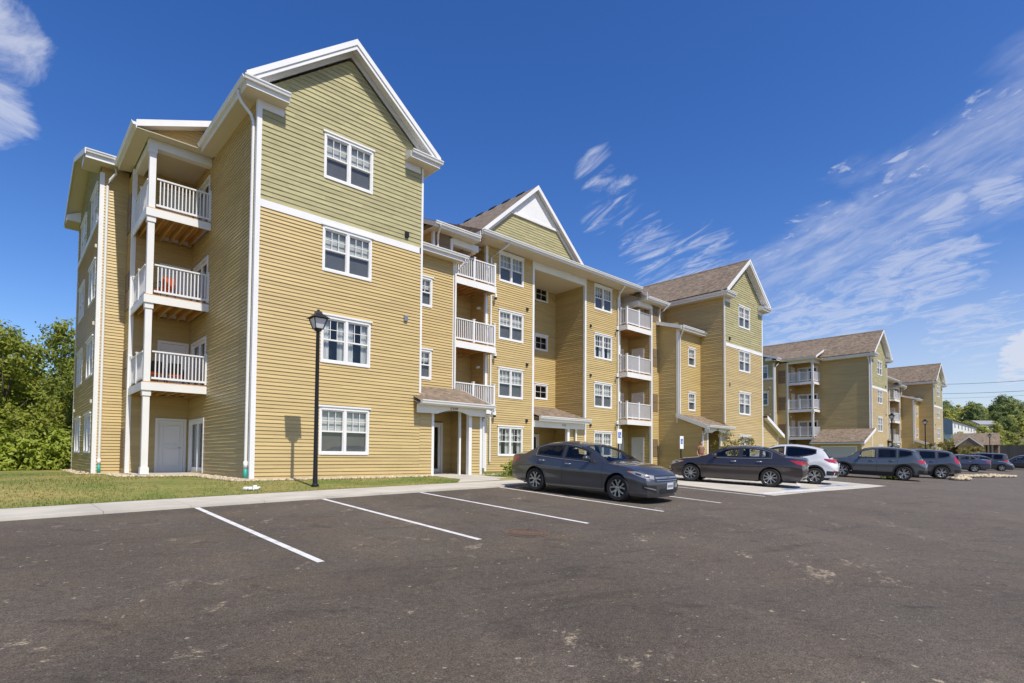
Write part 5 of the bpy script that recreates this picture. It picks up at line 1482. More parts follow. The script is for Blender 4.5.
        s.bodyo = b.build('body', s.paint, s.root, smooth=True, merge=True, recalc=False, sharp=38)
        # liners and floor
        b = MB()
        for ax in s.axles:
            for sg in (-1, 1):
                n = 18
                for k in range(n):
                    a0, a1 = PI*k/n, PI*(k+1)/n; P = []
                    for a, yy in ((a0, .9), (a1, .9), (a1, .45), (a0, .45)):
                        t = ax-s.Ra*1.02*math.cos(a); z = s.R+s.Ra*1.0*math.sin(a); y = min(yy, s.side(t, min(z, s.zb(t)))-.012) if yy > .5 else yy
                        P.append((s.fo+s.wb/2-t, sg*y, z))
                    b.face(P)
                b.face([(s.fo+s.wb/2-(ax-s.Ra*math.cos(PI*k/12)), sg*.45, s.R+s.Ra*math.sin(PI*k/12)) for k in range(13)])
        x0, x1 = s.fo+s.wb/2-s.L+.35, s.fo+s.wb/2-.42
        b.box(x0, x1, -.5, .5, .17, .30)
        xa, xb = -s.wb/2+s.Ra+.02, s.wb/2-s.Ra-.02
        b.box(xa, xb, -.80, .80, .17, .30)
        b.build('underbody', 'plastic', s.root)
    def strips(s, b, F, a0, a1, lo, hi, m, eps):
        lo_ = lo if callable(lo) else (lambda a: lo); hi_ = hi if callable(hi) else (lambda a: hi)
        mv = lambda a: min(m, (hi_(a)-lo_(a))*.45)
        s.patch(b, F, a0, a1, lo_, lambda a: lo_(a)+mv(a), eps, 24, 1); s.patch(b, F, a0, a1, lambda a: hi_(a)-mv(a), hi_, eps, 24, 1)
        s.patch(b, F, a0, a0+m, lo_, hi_, eps, 2, 6); s.patch(b, F, a1-m, a1, lo_, hi_, eps, 2, 6)
    def windows(s):
        lo, hi = s.winlo(), s.winhi()
        for t0, t1, gl in s.win_list():
            for sg in (-1, 1):
                b = MB(); s.patch(b, s.FS(sg), t0, t1, lo, hi, .003, 16, 6)
                w = b.build('side_window', gl or s.glass, s.root, smooth=True)
                b = MB(); s.strips(b, s.FS(sg), t0-.01, t1+.01, lambda t: lo(t)-.008, lambda t: hi(t)+.008, .05, .006); b.build('window_seal', 'plastic', w, smooth=True)
        F = s.FTn()
        for nm, (a, c) in (('windshield', s.sp['ws']), ('rear_window', s.sp['rw'])):
            g = s.glass if nm == 'windshield' else (s.sp.get('rglass') or s.glass)
            k = lambda t: 1-.055/s.ye(t)
            b = MB(); s.patch(b, F, a+.01, c-.01, lambda t: -k(t), k, .003, 14, 12); w = b.build(nm, g, s.root, smooth=True)
            b = MB()
            s.patch(b, F, a, a+.06 if nm == 'windshield' else a+.05, lambda t: -k(t), k, .006, 2, 10); s.patch(b, F, c-.05, c, lambda t: -k(t), k, .006, 2, 10)
            for sg in (-1, 1):
                s.patch(b, F, a, c, lambda t: sg*(1-.115/s.ye(t)), lambda t: sg*(1-.030/s.ye(t)), .006, 14, 1)
            b.build('window_seal', 'plastic', w, smooth=True)
    def details(s, trim):
        sp = s.sp; L = s.L
        for sg in (-1, 1):
            F = s.FS(sg)
            for t in sp['seams']: b = MB(); s.patch(b, F, t, t+.010, s.sill(t)+.06, s.winlo()(t) if t > sp['ws'][0] else s.zb(t), .0025, 1, 14); b.build('door_seam', 'plastic', s.root)
            if trim:
                b = MB(); t0, t1 = s.win_list()[0][0], s.win_list()[-1][1]
                s.patch(b, F, t0-.02, t1+.03, lambda t: s.winlo()(t)-.022, lambda t: s.winlo()(t)-.006, .009, 40, 1)
                s.patch(b, F, t0+.35, t1+.03, lambda t: s.winhi()(t)+.006, lambda t: s.winhi()(t)+.02, .009, 40, 1)
                s.patch(b, F, t1+.012, t1+.032, s.winlo(), lambda t: s.winhi()(t)+.02, .009, 1, 8)
                b.build('window_trim', trim, s.root)
            for t in sp['handles']:
                z = s.zb(t)-.10; p0, p1 = F(t, z), F(t+.20, z+.004); n = Vector((0, sg, 0))
                b = MB(); b.tube([p0+n*.0, p0+n*.035+Vector((-.03, 0, 0)), p1+n*.035+Vector((.03, 0, 0)), p1], [.012, .016, .016, .012], 8); b.build('door_handle', sp.get('handle_mat', s.paint), s.root, smooth=True)
            # mirror
            tm = sp['mirror']; p = F(tm, s.zb(tm)+.02)
            b = MB(); c = p+Vector((-.02, sg*.15, .085))
            nn = 12; prof = [(0, -.075), (.055, -.065), (.082, -.03), (.09, .0), (.085, .04), (.06, .075), (0, .085)]
            rings = []
            for r, h in prof:
                i = len(b.v)
                for k in range(nn): a = 2*PI*k/nn; b.v.append((c.x+h, c.y+r*1.28*math.cos(a), c.z+r*.86*math.sin(a)))
                rings.append(i)
            for a_, c_ in zip(rings, rings[1:]):
                for k in range(nn): b.f.append((a_+k, a_+(k+1) % nn, c_+(k+1) % nn, c_+k)); b.m.append(0)
            mo = b.build('mirror', s.paint, s.root, smooth=True)
            b = MB(); b.bar(p+Vector((0, -sg*.02, 0)), c+Vector((0, -sg*.06, -.03)), .07, .035); b.build('mirror_arm', 'plastic', mo)
            # lamps
            for nm, Fm, lst in (('headlight', s.FF(sg), sp['head']), ('taillight', s.FB(sg), sp['rear'])):
                for a0, a1, lo, hi, mt in lst:
                    b = MB(); s.patch(b, Fm, a0, a1, pchip(lo) if isinstance(lo, list) else lo, pchip(hi) if isinstance(hi, list) else hi, .006, 16, 4); b.build(nm, mt, s.root, smooth=True)
            # arch lips / cladding
            w = sp.get('clad', .022); am = sp.get('clad_mat', 'plastic') if sp.get('clad', 0) > .03 else s.paint
            for ax in s.axles:
                def FA(a, r, ax=ax):
                    t = ax-r*math.cos(a); z = s.R+r*math.sin(a); z = max(z, s.sill(t)); return s.D(t, sg*s.side(t, min(z, s.zb(t)-.001)), z)
                b = MB(); s.patch(b, FA, 0.02, PI-.02, s.Ra-.004, s.Ra+w, .006, 26, 2); b.build('wheel_arch', am, s.root, smooth=True)
            if sp.get('clad', 0) > .03:
                b = MB(); s.patch(b, F, s.axles[0]+s.Ra, s.axles[1]-s.Ra, lambda t: s.sill(t), lambda t: s.sill(t)+.15, .007, 14, 2); b.build('sill_cladding', am, s.root, smooth=True)
        for end, Fm, lst in (('f', s.FF, sp['front']), ('b', s.FB, sp['back'])):
            for nm, a0, a1, lo, hi, mt, ep in lst:
                w = s.side(0 if end == 'f' else L, (lo if not isinstance(lo, list) else lo[0][1]))
                for sg in ((-1, 1) if a1 is not None else (1,)):
                    b = MB()
                    for sg in ((sg,) if a1 is not None else (-1, 1)):
                        s.patch(b, Fm(sg), a0, a1 if a1 is not None else w, pchip(lo) if isinstance(lo, list) else lo, pchip(hi) if isinstance(hi, list) else hi, ep, 12, 3)
                    b.build(nm, mt, s.root, smooth=True)
        # plates
        for which, z, t in (('f', sp.get('plate_f'), 0), ('b', sp.get('plate_b'), L)):
            if z is None: continue
            p = s.D(t, 0, z); sx = 1 if which == 'f' else -1
            b = MB(); x0, x1 = sorted((p.x+sx*.004, p.x+sx*.024)); b.box(x0, x1, -.155, .155, z-.08, z+.08); pl = b.build('licence_plate', 'plate', s.root)
            b = MB(); xx = p.x+sx*.0255
            for k in range(6):
                y = -.11+k*.044; b.box(min(xx, xx+sx*.001), max(xx, xx+sx*.001), y-.012, y+.012, z-.035, z+.03)
            b.build('plate_characters', 'trousers', pl)
        if sp.get('badge'):
            z = sp['badge']; p = s.D(0, 0, z); b = MB(); x = p.x+.02
            for y in (-.045, .045): b.bar((x, y*1.1, z+.045), (x, y*.85, z-.045), .022, .02, up=(1, 0, 0))
            b.bar((x, -.04, z), (x, .04, z), .02, .02, up=(1, 0, 0)); b.build('badge', 'chrome', s.root)
    def wheels(s, spokes):
        n, sw, tw = spokes
        for ax in s.axles:
            x = s.fo+s.wb/2-ax
            for sg in (-1, 1):
                yc = sg*(s.hw(ax)*1.0-.125); Rr = s.R; rr = Rr*.70
                b = MB(); b.lathe([(rr*.98, -.105), (Rr*.90, -.112), (Rr*.985, -.085), (Rr, -.05), (Rr, .05), (Rr*.985, .085), (Rr*.90, .112), (rr*.98, .105), (rr*.95, .08), (rr*.95, -.1), (rr*.98, -.105)], (x, yc, Rr), 36, ax='y')
                w = b.build('wheel', 'rubber', s.root, smooth=True, sharp=40)
                b = MB(); yo = yc+sg*.085
                b.lathe([(rr*.985, sg*.02), (rr*1.0, sg*.012), (rr*.93, -sg*.0), (rr*.90, -sg*.05)], (x, yo, Rr), 36, ax='y')
                b.lathe([(.0, sg*.008), (.045, sg*.006), (.06, -.0), (.062, -sg*.03)], (x, yo, Rr), 16, ax='y')
                for k in range(n):
                    a0 = 2*PI*k/n+.3
                    for tw_ in ((-tw, tw) if n <= 6 else (0,)):
                        P = []
                        for r_, aa, wd in ((.05, 0, sw*.8), (rr*.55, tw_*.55, sw*.62), (rr*.96, tw_*1.05, sw*.7)):
                            a = a0+aa; cx_, cz_ = math.cos(a), math.sin(a); P.append((x+cx_*r_, Rr+cz_*r_, -cz_*wd/2, cx_*wd/2))
                        for (xa, za, ux, uz), (xb, zb, vx, vz) in zip(P, P[1:]):
                            b.face([(xa-ux, yo, za-uz), (xb-vx, yo+sg*.006, zb-vz), (xb+vx, yo+sg*.006, zb+vz), (xa+ux, yo, za+uz)])
                            b.face([(xa-ux, yo, za-uz), (xa-ux, yo-sg*.03, za-uz), (xb-vx, yo-sg*.03, zb-vz), (xb-vx, yo+sg*.006, zb-vz)])
                            b.face([(xa+ux, yo, za+uz), (xa+ux, yo-sg*.03, za+uz), (xb+vx, yo-sg*.03, zb+vz), (xb+vx, yo+sg*.006, zb+vz)])
                    for q in range(0): pass
                b.build('rim', 'alloy', w, smooth=True, sharp=30)
                b = MB(); b.lathe([(0, 0), (rr*.93, 0)], (x, yc+sg*.03, Rr), 30, ax='y'); b.build('brake_disc', 'plastic', w)
    def cabin(s):
        sp = s.sp; b = MB(); m0 = s.fo+s.wb/2
        def seat(t, y, w, zb, zt, hr=True):
            x = m0-t
            b.hexa([(x-.28, y-w/2, .32), (x+.28, y-w/2, .32), (x+.28, y+w/2, .32), (x-.28, y+w/2, .32), (x-.28, y-w/2, .55), (x+.28, y-w/2, .58), (x+.28, y+w/2, .58), (x-.28, y+w/2, .55)])
            b.hexa([(x-.36, y-w/2, .5), (x-.20, y-w/2, .5), (x-.20, y+w/2, .5), (x-.36, y+w/2, .5), (x-.50, y-w*.42, zt), (x-.40, y-w*.42, zt), (x-.40, y+w*.42, zt), (x-.50, y+w*.42, zt)])
            if hr: b.hexa([(x-.55, y-.12, zt+.03), (x-.46, y-.12, zt+.03), (x-.46, y+.12, zt+.03), (x-.55, y+.12, zt+.03), (x-.57, y-.1, zt+.2), (x-.48, y-.1, zt+.2), (x-.48, y+.1, zt+.2), (x-.57, y+.1, zt+.2)])
        H = sp['H']; zt = H-.42
        for y in (-.36, .36): seat(sp['ws'][1]+.05, y, .5, .5, zt)
        seat(sp['ws'][1]+.95, 0, 1.2, .5, zt-.02, False)
        for y in (-.36, .36): x = m0-(sp['ws'][1]+.95); b.box(x-.56, x-.47, y-.12, y+.12, zt, zt+.14)
        b.build('seat', 'seat', s.root)
        b = MB(); t0 = sp['ws'][0]; x = m0-t0
        zd = s.zb(t0+.3)
        b.hexa([(x-.75, -.62, .5), (x-.05, -.62, .5), (x-.05, .62, .5), (x-.75, .62, .5), (x-.62, -.62, zd-.02), (x-.12, -.6, zd-.02), (x-.12, .6, zd-.02), (x-.62, .62, zd-.02)])
        b.box(m0-sp['rw'][1]+.0, m0-sp['rw'][0]+.15, -.55, .55, .5, min(s.zb(sp['rw'][0]), .98)-.03) if sp.get('sedan') else b.box(m0-s.L+.3, m0-s.L+.6, -.55, .55, .5, .85)
        b.box(m0-s.L+.6, m0-t0-.2, -.6, .6, .28, .34)
        n = 16; c = Vector((x-.85, .36, zd-.05))
        pts = [c+Vector((.06*math.sin(2*PI*k/n), .18*math.cos(2*PI*k/n), .17*math.sin(2*PI*k/n))) for k in range(n+1)]
        b.tube(pts, .016, 6, caps=False)
        b.build('dashboard', 'plastic', s.root)

SEDAN = dict(L=4.88, H=1.465, wb=2.776, fo=.97, R=.335, sedan=True, tumble=.43,
    top=[(0, .755), (.12, .81), (.45, .885), (.95, .955), (1.26, .985), (1.65, 1.175), (2.08, 1.36), (2.45, 1.435), (2.9, 1.465), (3.35, 1.435), (3.7, 1.35), (4.0, 1.215), (4.28, 1.095), (4.6, 1.075), (4.8, 1.05), (4.88, 1.0)],
    belt=[(0, .69), (.4, .81), (.9, .875), (1.4, .93), (2.2, .945), (3.2, .985), (3.9, 1.02), (4.5, 1.01), (4.88, .93)],
    hw=[(0, .79), (.3, .865), (.7, .905), (1.2, .922), (2.5, .928), (3.6, .922), (4.2, .895), (4.6, .86), (4.88, .80)],
    sill=[(0, .16), (.5, .17), (1.4, .19), (3.3, .20), (4.3, .24), (4.88, .30)],
    nose=[(.14, .04), (.30, 0), (.5, 0), (.62, .05), (.8, .16)], tail=[(.3, .08), (.45, .0), (.62, .0), (.9, .03), (1.05, .0)],
    ws=(1.28, 2.16), rw=(3.52, 4.24), win=[(1.90, 2.72, None), (2.80, 3.72, None)], seams=[1.44, 2.75, 3.66], handles=[2.46, 3.40], mirror=1.86, handle_mat='chrome',
    head=[(-.62, .20, [(-.62, .765), (-.3, .69), (0, .62), (.22, .60)], [(-.62, .775), (-.35, .785), (0, .715), (.22, .69)], 'clear_lens'), (-.66, -.50, [(-.66, .768), (-.50, .735)], [(-.66, .775), (-.50, .785)], 'amber'), (-.34, -.14, [(-.34, .715), (-.14, .672)], [(-.34, .755), (-.14, .725)], 'plastic'), (-.06, .08, [(-.06, .65), (.08, .632)], [(-.06, .695), (.08, .675)], 'plastic')],
    rear=[(-.42, .30, [(-.42, .90), (0, .77), (.30, .77)], [(-.42, .955), (0, .93), (.30, .90)], 'red_lens')],
    front=[('grille', .225, None, .545, .695, 'plastic', .006), ('grille_bar', .225, None, [(.225, .612), (.5, .612), (.8, .615)], [(.225, .655), (.5, .660), (.8, .665)], 'chrome', .016), ('grille_bar', .26, None, .560, .578, 'chrome', .012), ('lower_intake', .34, None, .25, .375, 'plastic', .006), ('fog_trim', -.14, .24, [(-.14, .37), (.24, .27)], [(-.14, .455), (.24, .45)], 'plastic', .006), ('fog_bar', -.08, .22, [(-.08, .405), (.22, .335)], [(-.08, .43), (.22, .365)], 'chrome', .012)],
    back=[('trunk_bar', .25, None, .865, .89, 'chrome', .008), ('rear_valance', .1, None, .34, .46, 'plastic', .006)],
    plate_f=.43, plate_b=.72, badge=.638)
SEDAN2 = dict(SEDAN, L=4.93, H=1.475, wb=2.80, fo=.98, badge=None, plate_f=None,
    top=[(0, .72), (.12, .78), (.45, .87), (.95, .95), (1.36, 1.01), (1.75, 1.21), (2.1, 1.375), (2.45, 1.445), (2.85, 1.475), (3.3, 1.45), (3.65, 1.375), (3.95, 1.25), (4.25, 1.135), (4.6, 1.115), (4.85, 1.085), (4.93, 1.02)],
    belt=[(0, .64), (.4, .79), (.9, .88), (1.4, .94), (2.2, .955), (3.2, .985), (3.9, 1.02), (4.5, 1.03), (4.93, .95)],
    hw=[(0, .80), (.3, .87), (.7, .905), (1.2, .92), (2.5, .925), (3.6, .922), (4.2, .91), (4.6, .885), (4.93, .83)],
    sill=[(0, .21), (1.4, .2), (3.3, .21), (4.4, .25), (4.93, .30)], rw=(3.48, 4.22), win=[(1.88, 2.70, None), (2.78, 3.42, None), (3.455, 3.78, None)], seams=[1.44, 2.73, 3.62], handles=[2.42, 3.30],
    rear=[(-.48, .46, [(-.48, .965), (0, .83), (.46, .83)], [(-.48, .985), (0, .975), (.46, .945)], 'red_lens')],
    back=[('trunk_bar', .42, None, .90, .935, 'chrome', .008), ('rear_valance', .15, None, .31, .38, 'plastic', .006)], plate_b=.85)
SUV = dict(L=4.65, H=1.70, wb=2.706, fo=.93, R=.362, gap=.06, tumble=.34, clad=.075,
    top=[(0, .86), (.12, .95), (.45, 1.03), (.9, 1.08), (1.15, 1.115), (1.55, 1.38), (1.9, 1.575), (2.3, 1.665), (2.8, 1.695), (3.4, 1.67), (3.95, 1.60), (4.16, 1.53), (4.36, 1.30), (4.46, 1.14), (4.56, 1.04), (4.65, .93)],
    belt=[(0, .76), (.4, .92), (1.0, 1.02), (2.0, 1.045), (3.0, 1.09), (3.6, 1.16), (4.0, 1.26), (4.2, 1.22), (4.4, 1.08), (4.65, .86)],
    hw=[(0, .80), (.3, .87), (.8, .912), (1.4, .92), (3.2, .922), (4.0, .905), (4.4, .875), (4.65, .82)],
    sill=[(0, .26), (1.4, .25), (3.3, .26), (4.2, .30), (4.65, .38)],
    nose=[(.2, .08), (.4, 0), (.7, 0), (.95, .1)], tail=[(.3, .08), (.5, 0), (.7, .0), (.95, .08)], kr=.2,
    ws=(1.17, 1.98), rw=(4.14, 4.44), rglass='carglass_dark', win=[(1.70, 2.42, None), (2.50, 3.30, 'carglass_dark'), (3.38, 3.98, 'carglass_dark')], seams=[1.28, 2.46, 3.34], handles=[2.12, 3.0], mirror=1.68,
    head=[(-.45, .28, [(-.45, .90), (0, .76), (.28, .74)], [(-.45, .94), (0, .86), (.28, .82)], 'clear_lens')],
    rear=[(-.42, .32, [(-.42, .98), (-.1, .90), (.32, .88)], [(-.42, 1.06), (-.1, 1.06), (.32, 1.0)], 'red_lens')],
    front=[('grille', .25, None, .58, .80, 'plastic', .006), ('lower_intake', .25, None, .32, .48, 'plastic', .006)],
    back=[('bumper_cladding', -.35, None, .385, .56, 'plastic', .008), ('skid_plate', .35, None, .39, .47, 'alloy', .014)], plate_f=None, plate_b=.80)
HRV = dict(SUV, L=4.30, H=1.605, wb=2.61, fo=.86, R=.335, clad=.06,
    top=[(0, .80), (.12, .88), (.4, .96), (.85, 1.03), (1.05, 1.06), (1.45, 1.31), (1.8, 1.50), (2.2, 1.58), (2.6, 1.60), (3.1, 1.565), (3.55, 1.49), (3.78, 1.41), (3.98, 1.20), (4.10, 1.06), (4.20, .98), (4.30, .88)],
    belt=[(0, .70), (.4, .86), (1.0, .96), (2.0, .99), (2.8, 1.05), (3.3, 1.15), (3.6, 1.24), (3.8, 1.20), (4.05, 1.04), (4.30, .80)],
    hw=[(0, .77), (.3, .84), (.8, .88), (1.4, .886), (3.0, .888), (3.6, .875), (4.05, .845), (4.30, .78)],
    ws=(1.07, 1.88), rw=(3.74, 4.06), win=[(1.60, 2.30, None), (2.38, 3.50, 'carglass_dark')], seams=[1.2, 2.34, 3.0], handles=[2.0], mirror=1.58,
    rear=[(-.46, .26, [(-.46, 1.0), (-.1, .90), (.26, .89)], [(-.46, 1.05), (-.1, 1.04), (.26, .99)], 'red_lens'), (-.05, .14, .50, .58, 'red_lens')])
CRV = dict(SUV, L=4.60, H=1.68, wb=2.66,
    rear=[(-.36, .14, [(-.36, 1.04), (-.1, .90), (.14, .88)], [(-.36, 1.36), (-.1, 1.1), (.14, 1.0)], 'red_lens')])
VAN = dict(SUV, L=5.05, H=1.75, wb=3.0, top=[(0, .86), (.12, .95), (.5, 1.04), (.9, 1.10), (1.05, 1.14), (1.5, 1.42), (1.95, 1.65), (2.4, 1.73), (3.0, 1.75), (4.2, 1.74), (4.65, 1.70), (4.80, 1.60), (4.90, 1.30), (4.96, 1.10), (5.0, 1.0), (5.05, .9)],
    belt=[(0, .76), (.4, .92), (1.0, 1.02), (2.0, 1.05), (4.4, 1.08), (4.8, 1.0), (5.05, .86)],
    hw=[(0, .82), (.3, .9), (.8, .95), (1.4, .96), (4.2, .955), (4.7, .93), (5.05, .86)], sill=[(0, .26), (3.6, .25), (4.6, .3), (5.05, .38)],
    ws=(1.07, 2.0), rw=(4.74, 4.96), win=[(1.7, 2.5, None), (2.6, 3.6, 'carglass_dark'), (3.7, 4.5, 'carglass_dark')], seams=[1.3, 2.55, 3.65], handles=[2.2, 2.7])
def cpaint(name, col, metal=.55, rough=.32):
    m = mat(name, col, rough, metal=metal, coat=1); return m
PA = cpaint('graphite_paint', (.082, .084, .090)); PB = cpaint('umber_paint', (.055, .045, .045)); PW = cpaint('white_car_paint', (.72, .72, .72), 0, .3)
PG = cpaint('gunmetal_paint', (.115, .128, .138)); PC = cpaint('slate_blue_paint', (.085, .096, .118)); PD = cpaint('navy_grey_paint', (.07, .08, .12)); PE = cpaint('dark_green_grey_paint', (.05, .06, .07)); PF = cpaint('taupe_paint', (.09, .075, .07)); PR = cpaint('charcoal_paint', (.04, .04, .05)); PH = cpaint('blue_paint', (.06, .10, .20))
def place(sp, front, rear, side_sign, label, paint, **k):
    """front/rear: ground contacts of the two wheels nearest the camera; side_sign: which side of the car they are on"""
    f, r = Vector((front[0], front[1], 0)), Vector((rear[0], rear[1], 0)); d = (f-r).normalized(); left = Vector((-d.y, d.x, 0))
    off = sp['hw'][3][1]-.12
    c = (f+r)/2-left*off*side_sign
    return Car(sp, (c.x, c.y, zg(c.x, c.y)+.012), math.atan2(d.y, d.x), label, paint, **k)
place(SEDAN, (11.60, 8.50), (11.42, 11.30), -1, 'grey four-door saloon nearest the camera, nose out, in the first row of stalls', PA, spokes=(5, .062, .32))
place(SEDAN2, (19.59, 11.01), (20.33, 8.31), 1, 'dark brown-grey saloon, boot towards the lane, left of the white crossover', PB, trim='chrome', spokes=(9, .055, 0))
place(HRV, (23.75, 10.73), (24.4, 8.2), 1, 'white compact crossover with red tail lamps, between the dark brown saloon and the grey SUV', PW, trim=None)
place(SUV, (33.27, 9.81), (33.95, 7.19), 1, 'large grey SUV with dark wheel-arch cladding, right of the white crossover', PG, trim=None)
place(CRV, (39.1, 9.15), (40.0, 6.66), 1, 'slate-blue crossover with tall red tail lamps, right of the grey SUV', PC, trim=None)
place(SEDAN2, (60.2, 10.5), (60.95, 7.89), 1, 'dark blue-grey saloon seen from behind, beyond the stone bed', PD, trim=None, name='parked_car')
place(SEDAN, (71.6, 7.1), (70.9, 9.9), -1, 'dark saloon facing the lane beyond the stone bed, its headlamps showing', PE, trim=None)
place(VAN, (77.8, 11.3), (78.0, 8.3), 1, 'taupe minivan parked behind the far dark saloons', PF, trim=None, cat='minivan')
place(CRV, (85.6, 8.1), (86.0, 5.6), 1, 'charcoal crossover with red tail lamps, right of the taupe minivan', PR, trim=None)
place(SEDAN2, (93.0, 9.0), (93.3, 6.2), 1, 'blue saloon at the right edge of the photo, last in the row', PH, trim=None)

# ------------------------------------------------------------------ the man behind the cars
def skin_mesh(name, verts, edges, radii, m, parent, root=0, lv=2):
    me = bpy.data.meshes.new(name); me.from_pydata(verts, edges, []); o = bpy.data.objects.new(name, me); COL.objects.link(o)
    md = o.modifiers.new('skin', 'SKIN'); md.use_smooth_shade = True
    sk = me.skin_vertices[0].data if me.skin_vertices else None
    if sk is None:
        bm = bmesh.new(); bm.from_mesh(me); bm.verts.layers.skin.verify(); bm.to_mesh(me); bm.free(); sk = me.skin_vertices[0].data
    for i, r in enumerate(radii):
        sk[i].radius = r if isinstance(r, tuple) else (r, r); sk[i].use_root = (i == root)
    ss = o.modifiers.new('sub', 'SUBSURF'); ss.levels = lv; ss.render_levels = lv
    dg = bpy.context.evaluated_depsgraph_get(); ev = o.evaluated_get(dg); nm = bpy.data.meshes.new_from_object(ev)
    bpy.data.objects.remove(o); nm.materials.clear(); nm.materials.append(M[m]); nm.name = name
    for p in nm.polygons: p.use_smooth = True; p.material_index = 0
    o = bpy.data.objects.new(name, nm); COL.objects.link(o)
    if parent: o.parent = parent
    return o
def person(loc, rz):
    t = empty('person', (0, 0, 0))
    V = [(0, 0, .98), (0, 0, 1.15), (0, .0, 1.35), (0, .01, 1.47), (0, -.005, 1.54), (0, -.02, 1.62), (0, -.015, 1.72), (0, -.005, 1.775)]
    E = [(0, 1), (1, 2), (2, 3), (3, 4), (4, 5), (5, 6), (6, 7)]
    Rr = [(.165, .115), (.155, .105), (.17, .115), (.11, .085), (.058, .06), (.068, .082), (.075, .095), (.05, .06)]
    def add(p, par, r): V.append(p); E.append((par, len(V)-1)); Rr.append(r); return len(V)-1
    for sg in (-1, 1):
        h = add((sg*.10, .0, .90), 0, .095); k = add((sg*.11, -.02 if sg > 0 else .05, .50), h, .062); a = add((sg*.115, .02 if sg > 0 else .12, .09), k, .042); f = add((sg*.125, -.1 if sg > 0 else .0, .035), a, .036)
        s_ = add((sg*.185, .01, 1.42), 3, .062); e = add((sg*.25, .06, 1.14), s_, .042); w = add((sg*.23, -.06, .92), e, .028); pm = add((sg*.225, -.085, .86), w, (.034, .018))
        for q in range(4):
            y0 = -.085+(q-1.5)*.018; l = (.060, .072, .066, .05)[q]
            f1 = add((sg*.222, y0-.012, .86-.035), pm, .0085); f2 = add((sg*.215, y0-.02, .86-.035-l*.5), f1, .008); add((sg*.205, y0-.018, .86-.035-l), f2, .0065)
        th = add((sg*.20, -.112, .865), w, .011); add((sg*.193, -.128, .83), th, .008)
    bd = skin_mesh('body', V, E, Rr, 'skin', t)
    # face: nose, ears, eyes, mouth
    b = MB(); b.hexa([(-.014, -.105, 1.645), (.014, -.105, 1.645), (.012, -.085, 1.645), (-.012, -.085, 1.645), (-.006, -.098, 1.69), (.006, -.098, 1.69), (.006, -.085, 1.69), (-.006, -.085, 1.69)])
    for sg in (-1, 1): b.lathe([(0, -.01), (.026, -.008), (.028, .006), (0, .01)], (sg*.076, .0, 1.665), 10, ax='x')
    b.build('face', 'skin', bd, smooth=True)
    b = MB()
    for sg in (-1, 1): b.lathe([(0, -.012), (.010, -.006), (.011, 0)], (sg*.032, -.094, 1.688), 8, ax='y')
    b.box(-.024, .024, -.100, -.09, 1.612, 1.617); b.build('eyes_and_mouth', 'hair', bd)
    # shirt, trousers, shoes as grown shells
    V2 = [(0, 0, .93), (0, 0, 1.15), (0, 0, 1.35), (0, .01, 1.465)]; E2 = [(0, 1), (1, 2), (2, 3)]; R2 = [(.205, .155), (.20, .15), (.21, .15), (.105, .095)]
    for sg in (-1, 1):
        i = len(V2); V2 += [(sg*.19, .01, 1.42), (sg*.228, .04, 1.25)]; E2 += [(3, i), (i, i+1)]; R2 += [.078, .068]
    skin_mesh('shirt', V2, E2, R2, 'brown_shirt', t)
    V3 = [(0, 0, .97), (0, 0, .93)]; E3 = [(0, 1)]; R3 = [(.178, .128), (.18, .13)]
    for sg in (-1, 1):
        i = len(V3); V3 += [(sg*.10, 0, .86), (sg*.11, -.02 if sg > 0 else .05, .50), (sg*.115, .02 if sg > 0 else .12, .10)]; E3 += [(1, i), (i, i+1), (i+1, i+2)]; R3 += [.108, .078, .062]
    skin_mesh('trousers', V3, E3, R3, 'trousers', t)
    for sg in (-1, 1):
        y = .02 if sg > 0 else .12
        skin_mesh('shoe', [(sg*.115, y+.05, .045), (sg*.12, y-.05, .045), (sg*.128, y-.16, .035)], [(0, 1), (1, 2)], [.045, .05, .036], 'plastic', t)
    skin_mesh('hair', [(0, .035, 1.67), (0, .03, 1.74), (0, -.01, 1.775), (0, -.05, 1.765)], [(0, 1), (1, 2), (2, 3)], [(.066, .05), (.076, .062), (.072, .055), (.05, .03)], 'hair', t, root=1)
    t.location = loc; t.rotation_euler = (0, 0, rz)
    tag(t, 'man with short hair in a brown T-shirt beside the accessible parking sign', 'person')
person((31.5, 17.0, -.80), R(-25))

# ------------------------------------------------------------------ camera
F_, CY, YAW, PITCH, ROLL = 553.230397, 438.282916, .746682808, .0323665067, .00773432582
cam = bpy.data.cameras.new('camera'); co = bpy.data.objects.new('camera', cam); COL.objects.link(co); scn.camera = co
cam.sensor_width = 36; cam.lens = F_/1024*36; cam.shift_y = (CY-341.5)/1024; cam.clip_end = 6000; cam.clip_start = .05
fw = Vector((math.sin(YAW), math.cos(YAW), 0)); rt = Vector((math.cos(YAW), -math.sin(YAW), 0)); up = Vector((0, 0, 1))
f2 = fw*math.cos(PITCH)+up*math.sin(PITCH); u2 = -fw*math.sin(PITCH)+up*math.cos(PITCH)
r3 = rt*math.cos(ROLL)+u2*math.sin(ROLL); u3 = -rt*math.sin(ROLL)+u2*math.cos(ROLL)
co.matrix_world = Matrix(((r3.x, u3.x, -f2.x, 0), (r3.y, u3.y, -f2.y, 0), (r3.z, u3.z, -f2.z, 0), (0, 0, 0, 1)))

